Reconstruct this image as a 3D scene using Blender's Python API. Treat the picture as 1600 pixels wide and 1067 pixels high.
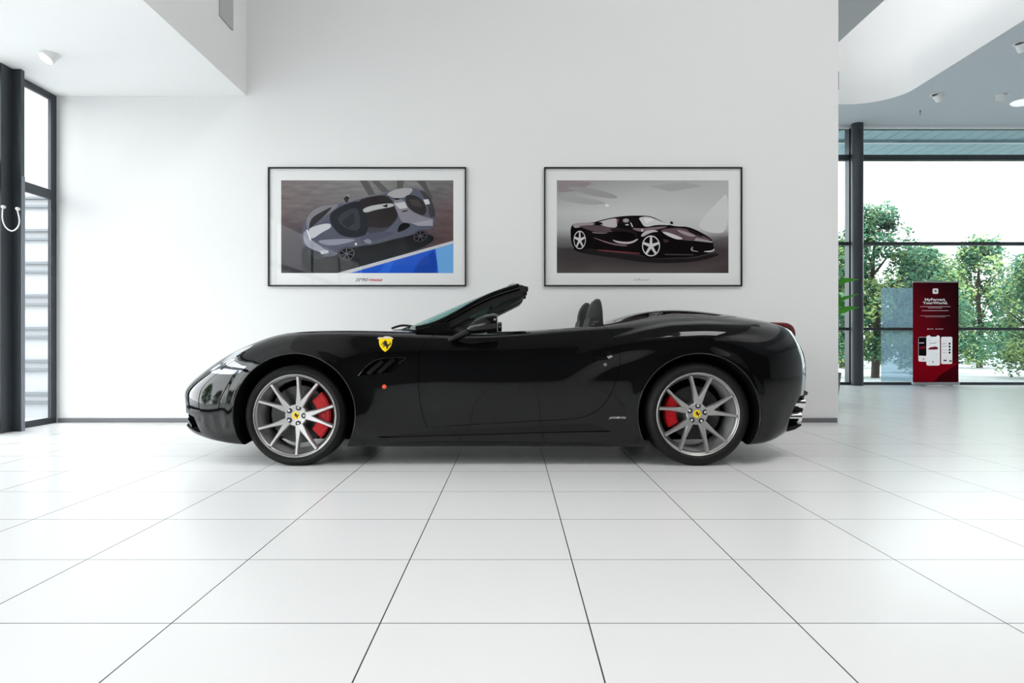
import bpy, bmesh, math, random
import numpy as np
from mathutils import Vector, Matrix
from mathutils.bvhtree import BVHTree
for _o in list(bpy.data.objects): bpy.data.objects.remove(_o, do_unlink=True)
SC = bpy.context.scene
COL = SC.collection
PI = math.pi
# ------------------------------------------------------------------ camera, sky, lamps, exposure
F, CH = 1117.0, 0.83                       # focal length in pixels of a 1600 px frame, camera height (m)
cd = bpy.data.cameras.new('camera'); cam = bpy.data.objects.new('camera', cd); COL.objects.link(cam)
cam.location = (0, 0, CH); cam.rotation_euler = (PI/2, 0, 0)
cd.sensor_width = 36; cd.lens = F/1600*36; cd.clip_start = .05; cd.clip_end = 300
SC.camera = cam
SC.view_settings.view_transform = 'Standard'; SC.view_settings.look = 'None'
SC.view_settings.gamma = 1; SC.view_settings.use_curve_mapping = False
SC.view_settings.exposure = -0.02
SC.cycles.use_denoising = True
SC.cycles.max_bounces = 10; SC.cycles.diffuse_bounces = 6; SC.cycles.glossy_bounces = 5
SC.cycles.transparent_max_bounces = 12; SC.cycles.transmission_bounces = 6
SC.cycles.sample_clamp_indirect = 6
SC.cycles.caustics_reflective = False; SC.cycles.caustics_refractive = False
W = bpy.data.worlds.new('overcast_sky'); SC.world = W; W.use_nodes = True
wn = W.node_tree; bg = wn.nodes['Background']
tc = wn.nodes.new('ShaderNodeTexCoord'); sp = wn.nodes.new('ShaderNodeSeparateXYZ')
rp = wn.nodes.new('ShaderNodeValToRGB')
wn.links.new(tc.outputs['Generated'], sp.inputs[0]); wn.links.new(sp.outputs['Z'], rp.inputs[0])
rp.color_ramp.elements[0].position = 0.0; rp.color_ramp.elements[0].color = (1, 1, 1, 1)
rp.color_ramp.elements[1].position = .6; rp.color_ramp.elements[1].color = (.94, .97, 1, 1)
wn.links.new(rp.outputs[0], bg.inputs[0]); bg.inputs[1].default_value = 7.0

def area(name, loc, rot, sx, sy, power, col=(1, 1, 1), portal=False, spread=PI):
    l = bpy.data.lights.new(name, 'AREA'); l.shape = 'RECTANGLE'; l.size = sx; l.size_y = sy
    l.energy = power; l.color = col; l.spread = spread
    if portal: l.cycles.is_portal = True
    o = bpy.data.objects.new(name, l); o.location = loc; o.rotation_euler = rot; COL.objects.link(o); return o
# daylight portals in the two glass walls
area('daylight_opening', (-4.60, -1.0, 1.7), (0, PI/2*-1, 0), 3.3, 16, 1, portal=True)
area('daylight_opening', (10.3, 13.6, 2.2), (-PI/2, 0, 0), 14, 4.3, 1, portal=True)
# unseen fill lights added under the high hall ceiling and the right-hand ceiling
area('hall_fill_light', (3.6, 0.6, 8.35), (0, 0, 0), 3.4, 5.0, 420, (1, .985, .965))
area('side_fill_light', (11.0, 5.0, 4.90), (0, 0, 0), 5, 12, 40, (1, .99, .97))
# ------------------------------------------------------------------ materials
MATS = {}
def mat(name, col=(.8, .8, .8), rough=.5, metal=0., spec=.5, coat=0., emit=None, es=1., alpha=None, bump=None, noise=None):
    if name in MATS: return MATS[name]
    m = bpy.data.materials.new(name); m.use_nodes = True
    nt = m.node_tree; b = nt.nodes['Principled BSDF']
    b.inputs['Base Color'].default_value = (*col, 1); b.inputs['Roughness'].default_value = rough
    b.inputs['Metallic'].default_value = metal; b.inputs['Specular IOR Level'].default_value = spec
    b.inputs['Coat Weight'].default_value = coat; b.inputs['Coat Roughness'].default_value = .03
    if emit:
        b.inputs['Emission Color'].default_value = (*emit, 1); b.inputs['Emission Strength'].default_value = es
    if noise:                                      # (scale, dark factor)
        g = nt.nodes.new('ShaderNodeTexCoord'); n = nt.nodes.new('ShaderNodeTexNoise'); r = nt.nodes.new('ShaderNodeValToRGB')
        n.inputs['Scale'].default_value = noise[0]; n.inputs['Detail'].default_value = 5
        nt.links.new(g.outputs['Object'], n.inputs['Vector']); nt.links.new(n.outputs[0], r.inputs[0])
        r.color_ramp.elements[0].position = .3; r.color_ramp.elements[1].position = .7
        r.color_ramp.elements[0].color = (*[c*noise[1] for c in col], 1); r.color_ramp.elements[1].color = (*col, 1)
        nt.links.new(r.outputs[0], b.inputs['Base Color'])
    if bump:                                       # (scale, strength)
        g = nt.nodes.new('ShaderNodeTexCoord'); n = nt.nodes.new('ShaderNodeTexNoise'); u = nt.nodes.new('ShaderNodeBump')
        n.inputs['Scale'].default_value = bump[0]; u.inputs['Strength'].default_value = bump[1]; u.inputs['Distance'].default_value = .01
        nt.links.new(g.outputs['Object'], n.inputs['Vector']); nt.links.new(n.outputs[0], u.inputs['Height'])
        nt.links.new(u.outputs[0], b.inputs['Normal'])
    MATS[name] = m; return m
def glass(name, tint, ior=1.45):
    if name in MATS: return MATS[name]
    m = bpy.data.materials.new(name); m.use_nodes = True; nt = m.node_tree; nt.nodes.clear()
    o = nt.nodes.new('ShaderNodeOutputMaterial'); mx = nt.nodes.new('ShaderNodeMixShader')
    t = nt.nodes.new('ShaderNodeBsdfTransparent'); t.inputs[0].default_value = (*tint, 1)
    g = nt.nodes.new('ShaderNodeBsdfGlossy'); g.inputs['Roughness'].default_value = .01
    f = nt.nodes.new('ShaderNodeFresnel'); f.inputs[0].default_value = ior
    ge = nt.nodes.new('ShaderNodeNewGeometry'); mu = nt.nodes.new('ShaderNodeMath'); mu.operation = 'SUBTRACT'; mu.inputs[0].default_value = 1; m3 = nt.nodes.new('ShaderNodeMath'); m3.operation = 'MULTIPLY'
    nt.links.new(ge.outputs['Backfacing'], mu.inputs[1]); nt.links.new(mu.outputs[0], m3.inputs[0]); nt.links.new(f.outputs[0], m3.inputs[1])
    nt.links.new(m3.outputs[0], mx.inputs[0]); nt.links.new(t.outputs[0], mx.inputs[1]); nt.links.new(g.outputs[0], mx.inputs[2])
    nt.links.new(mx.outputs[0], o.inputs[0]); MATS[name] = m; return m

M_WALL = mat('white_wall_paint', (.80, .80, .80), .75, spec=.2, bump=(60, .02))
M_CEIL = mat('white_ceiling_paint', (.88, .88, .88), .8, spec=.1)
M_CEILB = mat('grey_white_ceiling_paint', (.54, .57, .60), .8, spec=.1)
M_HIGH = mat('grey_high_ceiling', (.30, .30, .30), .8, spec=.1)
M_REAR = mat('charcoal_wall_paint', (.05, .05, .052), .7)
M_FRAME = mat('dark_grey_aluminium', (.045, .052, .06), .38, .3)
M_FRAMEL = mat('mid_grey_aluminium', (.20, .22, .25), .4, .3)
M_SKIRT = mat('grey_skirting', (.16, .16, .17), .5)
M_BLACK = mat('matte_black_plastic', (.008, .008, .008), .55, spec=.3)
M_LINER = mat('black_wheel_liner', (.004, .004, .004), .9, spec=.1)
M_PAINT = mat('black_car_paint', (.0025, .0025, .0028), .04, spec=.40)
M_PAINTD = mat('gloss_black_trim', (.003, .003, .003), .12, spec=.35)
M_RUB = mat('tyre_rubber', (.007, .007, .007), .55, spec=.22, bump=(300, .1))
M_RIM = mat('machined_silver_alloy', (.42, .41, .405), .42, .75)
M_BARREL = mat('dark_silver_barrel', (.55, .55, .55), .42, .45)
M_CHROME = mat('chrome', (.85, .85, .86), .07, 1.)
M_RED = mat('red_caliper_paint', (.50, .0, .006), .4, spec=.3)
M_YEL = mat('yellow_enamel', (.90, .62, .0), .3, coat=.3)
M_LEA = mat('black_leather', (.012, .012, .012), .5, spec=.4, bump=(200, .2))
M_LEAG = mat('dark_grey_leather', (.018, .019, .019), .55, spec=.4, bump=(200, .2))
M_REDST = mat('red_stitching', (.35, .02, .02), .7)
M_GLASS = glass('window_glass', (.97, .985, .985))
M_WSG = glass('green_tinted_windscreen', (.62, .88, .81))
M_WHITE = mat('white_plastic', (.80, .80, .80), .4)
M_DISC = mat('dark_ceramic_disc', (.045, .045, .047), .45, .3, noise=(90, .35))

def floor_mat():
    m = bpy.data.materials.new('white_floor_tiles'); m.use_nodes = True; nt = m.node_tree; b = nt.nodes['Principled BSDF']
    g = nt.nodes.new('ShaderNodeNewGeometry'); mp = nt.nodes.new('ShaderNodeMapping'); br = nt.nodes.new('ShaderNodeTexBrick')
    nt.links.new(g.outputs['Position'], mp.inputs[0])
    T = .615
    mp.inputs['Location'].default_value = (.390-.0015+T*40, -2.105-.0015+T*40, 0)
    br.offset = 0; br.squash = 1
    br.inputs['Scale'].default_value = 1; br.inputs['Brick Width'].default_value = T; br.inputs['Row Height'].default_value = T
    br.inputs['Mortar Size'].default_value = .0022; br.inputs['Mortar Smooth'].default_value = .1
    br.inputs['Color1'].default_value = (.78, .78, .777, 1); br.inputs['Color2'].default_value = (.765, .765, .763, 1)
    br.inputs['Mortar'].default_value = (.045, .045, .045, 1)
    nt.links.new(mp.outputs[0], br.inputs[0]); nt.links.new(br.outputs[0], b.inputs['Base Color'])
    b.inputs['Roughness'].default_value = .24; b.inputs['Specular IOR Level'].default_value = .20
    u = nt.nodes.new('ShaderNodeBump'); u.inputs['Strength'].default_value = .5; u.inputs['Distance'].default_value = .001; u.invert = True
    nt.links.new(br.outputs['Fac'], u.inputs['Height']); nt.links.new(u.outputs[0], b.inputs['Normal'])
    return m
M_FLOOR = floor_mat()
# ------------------------------------------------------------------ helpers
def tag(o, label=None, cat=None, group=None, kind=None):
    if label: o['label'] = label
    if cat: o['category'] = cat
    if group: o['group'] = group
    if kind: o['kind'] = kind
    return o
def empty(name, loc, label, cat, group=None, rz=0):
    o = bpy.data.objects.new(name, None); o.location = loc; o.rotation_euler = (0, 0, rz); o.empty_display_size = .1
    COL.objects.link(o); return tag(o, label, cat, group)
def obj(name, bm, m, parent=None, smooth=None, label=None):
    """link a bmesh (world coordinates) as one object; a child keeps its place under its parent"""
    me = bpy.data.meshes.new(name)
    bmesh.ops.recalc_face_normals(bm, faces=bm.faces) if smooth != 'keep' else None
    bm.to_mesh(me); bm.free()
    for x in (m if isinstance(m, (list, tuple)) else [m]): me.materials.append(x)
    if smooth:
        for p in me.polygons: p.use_smooth = True
        if smooth != 'keep': me.set_sharp_from_angle(angle=math.radians(smooth if smooth is not True else 35))
    o = bpy.data.objects.new(name, me); COL.objects.link(o)
    if parent:
        o.parent = parent
        mw = Matrix.Identity(4); p = parent
        while p: mw = p.matrix_basis @ mw; p = p.parent
        o.matrix_basis = mw.inverted()
        me.transform(o.matrix_basis); o.matrix_basis = Matrix.Identity(4)
    if label: o['label'] = label
    return o
def box(bm, x0, x1, y0, y1, z0, z1, mi=0):
    v = [bm.verts.new((x, y, z)) for x in (x0, x1) for y in (y0, y1) for z in (z0, z1)]
    for f in ((0, 1, 3, 2), (4, 6, 7, 5), (0, 4, 5, 1), (2, 3, 7, 6), (0, 2, 6, 4), (1, 5, 7, 3)):
        bm.faces.new([v[i] for i in f]).material_index = mi
    return v
def BM(): return bmesh.new()
def boxo(name, c, m, parent=None, bevel=0, label=None):
    bm = BM(); box(bm, *c)
    if bevel: bmesh.ops.bevel(bm, geom=bm.edges[:], offset=bevel, segments=2, affect='EDGES')
    return obj(name, bm, m, parent, smooth=30 if bevel else None, label=label)
def struct(name, bm, m, smooth=None): return tag(obj(name, bm, m, smooth=smooth), kind='structure')
def tube(bm, pts, r, n=8, cap=True, closed=False):
    pts = [Vector(p) for p in pts]; rs = r if isinstance(r, (list, tuple)) else [r]*len(pts)
    rings = []; up = None
    for i, p in enumerate(pts):
        t = (pts[min(i+1, len(pts)-1)]-pts[max(i-1, 0)]).normalized() if not closed else (pts[(i+1) % len(pts)]-pts[i-1]).normalized()
        if up is None: up = t.orthogonal().normalized()
        up = (up-t*up.dot(t)).normalized(); s = t.cross(up)
        rings.append([bm.verts.new(p+(up*math.cos(a)+s*math.sin(a))*rs[i]) for a in (2*PI*k/n for k in range(n))])
    m = len(rings)
    for i in range(m if closed else m-1):
        A, B = rings[i], rings[(i+1) % m]
        for k in range(n): bm.faces.new((A[k], A[(k+1) % n], B[(k+1) % n], B[k]))
    if cap and not closed: bm.faces.new(rings[0][::-1]); bm.faces.new(rings[-1])
def lathe(bm, prof, c, axis='Y', n=64, closed=False):
    """prof: (radius, offset along the axis)"""
    c = Vector(c); rings = []
    for (r, h) in prof:
        ring = []
        for k in range(n):
            a = 2*PI*k/n; u, w = r*math.cos(a), r*math.sin(a)
            ring.append(bm.verts.new(c+(Vector((u, h, w)) if axis == 'Y' else Vector((h, u, w)) if axis == 'X' else Vector((u, w, h)))))
        rings.append(ring)
    m = len(rings)
    for i in range(m if closed else m-1):
        A, B = rings[i], rings[(i+1) % m]
        for k in range(n): bm.faces.new((A[k], A[(k+1) % n], B[(k+1) % n], B[k]))
    if not closed:
        for rg, r in ((rings[0], prof[0][0]), (rings[-1], prof[-1][0])):
            if r > 0: bm.faces.new(rg)
def prism(bm, pts, y0, y1, bevel=0, mi=0):
    """polygon in (x, z) extruded along y"""
    a = [bm.verts.new((x, y0, z)) for x, z in pts]; b = [bm.verts.new((x, y1, z)) for x, z in pts]
    fs = [bm.faces.new(a), bm.faces.new(b[::-1])]
    for i in range(len(pts)): j = (i+1) % len(pts); fs.append(bm.faces.new((a[i], b[i], b[j], a[j])))
    for f in fs: f.material_index = mi
    bmesh.ops.recalc_face_normals(bm, faces=bm.faces)
    if bevel: bmesh.ops.bevel(bm, geom=list({e for f in fs[:2] for e in f.edges}), offset=bevel, segments=3, affect='EDGES')
def text_obj(name, s, h, loc, m, parent=None, rot=(PI/2, 0, 0), shear=0, bold=0, align='CENTER', ext=.0005, sx=1., label=None):
    c = bpy.data.curves.new(name, 'FONT'); c.body = s; c.size = h; c.align_x = align; c.shear = shear; c.extrude = ext; c.offset = bold
    c.resolution_u = 3
    t = bpy.data.objects.new(name, c); COL.objects.link(t); dg = bpy.context.evaluated_depsgraph_get()
    me = bpy.data.meshes.new_from_object(t.evaluated_get(dg)); bpy.data.objects.remove(t)
    me.name = name; me.materials.clear(); me.materials.append(m)
    mw = Matrix.Translation(loc) @ Matrix.Rotation(rot[2], 4, 'Z') @ Matrix.Rotation(rot[0], 4, 'X') @ Matrix.Diagonal((sx, 1, 1, 1))
    bm = BM(); bm.from_mesh(me); bm.transform(mw); bpy.data.meshes.remove(me)
    return obj(name, bm, m, parent, smooth='keep', label=label)
def wpt(px, py, Y): return Vector(((px-800)*Y/F, Y, CH-(py-533.5)*Y/F))   # measured from the photograph: point at distance Y
# ------------------------------------------------------------------ the room
YW = 7.33            # front face of the picture wall
XL = -4.67           # left glass wall
XE = 3.346           # free end of the picture wall
YG = 13.73           # far glass wall
ZS, ZR = 3.346, 4.94 # low ceiling left, ceiling right
XS = -2.72; XF, YF = 6.55, 12.39; XR = 17.0; YB = -9.0; ZT = 8.6
bm = BM(); box(bm, XL-.02, XR, YB, YG+.05, -.12, 0); struct('floor', bm, M_FLOOR)
bm = BM(); box(bm, XL, XE, YW, YW+.30, 0.0, ZT); struct('wall_back', bm, M_WALL)
bm = BM(); box(bm, XL-.3, XS-.12, YB, YW, ZS, ZS+.02); box(bm, XS-.12, XS, YB, YW, ZS, ZT)
struct('ceiling_left', bm, M_CEIL)
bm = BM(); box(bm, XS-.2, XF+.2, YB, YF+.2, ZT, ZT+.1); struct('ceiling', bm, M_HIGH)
# right ceiling: slab with the rounded corner of the ceiling opening, and its upstand
pts = [(XF, YB)]; R_ = .75
for k in range(13):
    a = PI/2*k/12; pts.append((XF-R_+R_*math.cos(a), YF-R_+R_*math.sin(a)))
pts.append((XE-1.5, YF))
bm = BM(); low = [bm.verts.new((x, y, ZR)) for x, y in pts]; top = [bm.verts.new((x, y, ZT)) for x, y in pts]
for i in range(len(pts)-1): bm.faces.new((low[i], low[i+1], top[i+1], top[i]))
tag(struct('trim_1', bm, M_CEIL, smooth=50), 'rounded white upstand around the ceiling opening')
bm = BM(); outer = [bm.verts.new((XR, YB, ZR)), bm.verts.new((XR, YG, ZR)), bm.verts.new((XE-1.5, YG, ZR))]
low = [bm.verts.new((x, y, ZR)) for x, y in pts[::-1]]
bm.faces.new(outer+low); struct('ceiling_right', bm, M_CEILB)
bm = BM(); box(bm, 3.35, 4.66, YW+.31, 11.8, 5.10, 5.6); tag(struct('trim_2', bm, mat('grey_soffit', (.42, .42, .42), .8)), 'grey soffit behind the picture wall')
bm = BM(); box(bm, XL-.3, XR+.2, YB-.2, YB, 0, ZT); struct('wall_rear', bm, M_REAR)
bm = BM(); box(bm, XE-1.5, XE-1.4, YW+.31, YG, 0, ZR); struct('wall_side', bm, M_WALL)
bm = BM(); box(bm, XR, XR+.2, YB, YG, 0, ZR+.02); struct('wall_right', bm, M_WALL)
# skirting, set back a little under the plaster
bm = BM(); box(bm, XL+.02, XE-.015, YW-.012, YW, .0, .045); struct('baseboard_back', bm, M_SKIRT)
# access hatch on the face of the low ceiling
boxo('access_hatch', (XS+.0005, XS+.012, 6.63, 6.95, 3.85, 5.4), mat('light_grey_hatch', (.50, .50, .50), .6), bevel=.004)
tag(bpy.data.objects['access_hatch'], 'grey flat hatch panel on the ceiling upstand, top left', 'hatch')

# left glass wall: window frames, post, door
def window(name, bmf, panes, mf=M_FRAME, mg=M_GLASS):
    o = struct(name, bmf, mf)
    for p in panes:
        b = BM(); box(b, *p); obj('pane', b, mg, o)
    return o
bm = BM(); X0, X1 = XL-.03, XL+.0
box(bm, X0, X1, YW-.09, YW-.0005, 0, ZS-.001)
box(bm, X0, X1, 6.66, YW-.09, ZS-.065, ZS-.001); box(bm, X0, X1, 6.66, YW-.09, 2.272, 2.365); box(bm, X0, X1, 6.66, YW-.09, 0, .06)
window('window_1', bm, [(XL-.022, XL-.016, 6.66, YW-.09, .06, 2.272), (XL-.022, XL-.016, 6.66, YW-.09, 2.365, ZS-.065)])
bm = BM(); box(bm, XL-.10, -4.535, 6.60, 6.65, 0, ZS-.001); box(bm, XL-.10, -4.61, 6.45, 6.60, 0, ZS-.001)
tag(struct('trim_3', bm, M_FRAME), 'dark post between window and door')
bm = BM(); box(bm, -4.5345, -4.528, 6.602, 6.648, 0, 2.36); tag(struct('trim_4', bm, M_FRAMEL), 'light cover strip on the post')
bm = BM()      # over-door window and long window run towards the camera
box(bm, X0, X1, 3.0, 6.45, ZS-.085, ZS-.001); box(bm, X0, X1+.05, 3.0, 6.45, 2.30, 2.46); box(bm, X0, X1, 6.38, 6.45, 2.46, ZS-.085)
box(bm, X0, X1, 4.6, 4.68, 2.46, ZS-.085)
window('window_2', bm, [(XL-.022, XL-.016, 3.0, 6.38, 2.46, ZS-.085)])
d = struct('door_1', (lambda b: (box(b, X0, X1, 5.0, 5.08, .02, 2.3), box(b, X0, X1, 6.37, 6.445, .02, 2.3), box(b, X0, X1, 5.08, 6.40, .02, .12), box(b, X0, X1, 5.08, 6.4, 2.2, 2.3)) and b)(BM()), M_FRAME)
bm = BM(); box(bm, XL-.022, XL-.016, 5.08, 6.37, .12, 2.2); obj('pane', bm, M_GLASS, d)
k = 0
for y0 in (3.0, .4, -2.2, -4.8, -7.4):
    y1 = 5.0 if y0 == 3.0 else y0+2.6
    zt = 2.30 if y0 == 3.0 else ZS-.085
    bm = BM(); box(bm, X0, X1, y0, y0+.08, 0, zt); box(bm, X0, X1, y0, y1, 0, .08)
    if y0 != 3.0: box(bm, X0, X1, y0, y1, zt, ZS-.001); box(bm, X0, X1, y0, y1, 2.30, 2.40)
    window('window_%d' % (3+k), bm, [(XL-.022, XL-.016, y0+.08, y1, .08, zt)]); k += 1
# white safety cable on the post by the door
bm = BM(); a = wpt(4.5, 323, 6.44); b_ = wpt(27, 326, 6.44)
pts = [wpt(x, y, 6.44) for x, y in ((4.5, 323), (3.5, 340), (8, 354), (18, 361), (27, 356), (30.5, 346), (28.5, 334), (26.5, 326))]
pts = [Vector(q) for q in pts]; pts = [(pts[max(i-1,0)]*-.0625+pts[i]*.5625+pts[i+1]*.5625-pts[min(i+2,len(pts)-1)]*.0625 if h else pts[i]) for i in range(len(pts)-1) for h in (0, 1)]+[pts[-1]]
tube(bm, pts, .006, 8)
cb = tag(obj('cable', bm, M_WHITE, smooth=60), 'white looped cable hanging on the dark post by the glass door', 'cable')
for p, q in ((a, 'clip'), (b_, 'clip')):
    bm = BM(); lathe(bm, [(.0, -.012), (.012, -.012), (.015, 0), (.015, .02), (0, .02)], p, 'Y', 12); obj(q, bm, M_WHITE, cb, smooth=40)

# far glass wall
def far(py): return CH-(py-533.5)*YG/F
bm = BM(); XG0 = XE-1.5
zt1, zt2, zt3 = far(247), far(381), far(514)
for z, h in ((zt1, .05), (zt2, .03), (zt3, .025)): box(bm, XG0, XR, YG-.06, YG+.06, z-h, z+h)
box(bm, XG0, XR, YG-.06, YG+.06, 0, .05); box(bm, XG0, XR, YG-.06, YG+.06, ZR-.04, ZR+.05)
for px in (1327,): x = (px-800)*YG/F; box(bm, x-.045, x+.045, YG-.09, YG+.09, 0, ZR)
for x in (10.9, 14.2): box(bm, x-.03, x+.03, YG-.09, YG+.09, 0, ZR)
window('window_9', bm, [(XG0, XR, YG-.005, YG+.005, .05, ZR-.04)], mg=glass('dimming_glass', (.70, .74, .745)))  # glass tint added to dim the daylight coming through
bm = BM(); box(bm, XG0, XR, YG-.10, YG-.07, ZR-.05, ZR-.001); tag(struct('trim_5', bm, M_CEIL), 'white ceiling edge strip at the far glass')
bm = BM(); lathe(bm, [(.108, 0), (.108, ZR)], (539.5*13.5/F, 13.5, 0), 'Z', 40); tag(struct('trim_6', bm, M_FRAME, smooth=40), 'round dark column at the far glass')
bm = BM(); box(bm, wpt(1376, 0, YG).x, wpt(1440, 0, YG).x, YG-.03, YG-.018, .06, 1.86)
fp = glass('blue_reflection_sheet', (.78, .88, .94))
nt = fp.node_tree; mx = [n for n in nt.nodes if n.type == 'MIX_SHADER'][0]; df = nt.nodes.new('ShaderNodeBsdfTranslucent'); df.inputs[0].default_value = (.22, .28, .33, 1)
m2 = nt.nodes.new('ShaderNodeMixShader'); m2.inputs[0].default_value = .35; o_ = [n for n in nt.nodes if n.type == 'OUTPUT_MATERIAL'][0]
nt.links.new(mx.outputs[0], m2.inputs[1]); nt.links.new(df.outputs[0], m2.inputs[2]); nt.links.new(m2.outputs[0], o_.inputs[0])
tag(obj('window_panel', bm, fp), 'translucent pale blue sheet added for a reflection in the far glass left of the red banner', 'panel')  # sheet added to draw the pale blue reflection in the glass

# ceiling fittings
def spot(x, y, z, label, tilt, aim):
    e = empty('ceiling_spotlight', (x, y, z), label, 'ceiling light', 'tilting recessed spotlights')
    bm = BM(); lathe(bm, [(.075, -.004), (.10, -.004), (.10, 0.004), (.075, .004)], (x, y, z-.005), 'Z', 32, closed=True); obj('trim_ring', bm, M_WHITE, e, smooth=40)
    bm = BM(); lathe(bm, [(.0, .02), (.065, .02), (.072, .0), (.07, -.10), (.06, -.10), (.05, -.07), (0, -.07)], (0, 0, 0), 'Z', 28)
    for v in bm.verts: v.co = Matrix.Rotation(aim, 3, 'Z') @ Matrix.Rotation(tilt, 3, 'X') @ v.co + Vector((x, y, z-.005))
    h = obj('lamp_head', bm, M_WHITE, e, smooth=40)
    bm = BM(); lathe(bm, [(0, -.072), (.05, -.072), (.05, -.078), (0, -.078)], (0, 0, 0), 'Z', 20)
    for v in bm.verts: v.co = Matrix.Rotation(aim, 3, 'Z') @ Matrix.Rotation(tilt, 3, 'X') @ v.co + Vector((x, y, z-.005))
    obj('lens', bm, mat('lit_lens', (.9, .9, .9), .3, emit=(1, 1, 1), es=1.2), h)
    bm = BM(); lathe(bm, [(0, .0), (.074, .0), (.074, -.004), (0, -.004)], (x, y, z-.002), 'Z', 24); obj('dark_recess', bm, M_BLACK, e)
spot(-4.03, 6.27, ZS+.03, 'white tilted spotlight in the low ceiling above the left window', math.radians(-35), -.6)
spot(7.07, 11.9, ZR, 'white spotlight in the right ceiling, left one of the far pair', math.radians(50), -1.2)
spot(8.16, 11.9, ZR, 'white lit spotlight in the right ceiling, right one of the far pair', math.radians(25), .3)
spot(7.02, 9.86, ZR, 'white spotlight at the right picture edge nearest the camera', math.radians(45), -1.)
bm = BM(); lathe(bm, [(0, 0), (.17, 0), (.19, -.012), (.17, -.03), (0, -.035)], (8.76, 12.25, ZR), 'Z', 40)
tag(obj('ceiling_lamp', bm, mat('opal_lamp', (.9, .9, .9), .4, emit=(1, 1, 1), es=.5), smooth=40), 'flat round white ceiling lamp cut by the right picture edge', 'ceiling light')
bm = BM(); lathe(bm, [(0, .0), (.012, 0), (.012, -.02), (.005, -.03), (.005, -.06), (.016, -.065), (.016, -.07), (0, -.07)], (7.27, 12.73, ZR), 'Z', 12)
tag(obj('sprinkler', bm, M_FRAMEL, smooth=40), 'small metal sprinkler head on the right ceiling', 'sprinkler')
boxo('wall_speaker', (XE, XE+.035, YW+.06, YW+.22, 3.43, 3.63), M_BLACK, bevel=.006)
tag(bpy.data.objects['wall_speaker'], 'small black speaker on the free end of the picture wall, high up', 'speaker')
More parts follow.
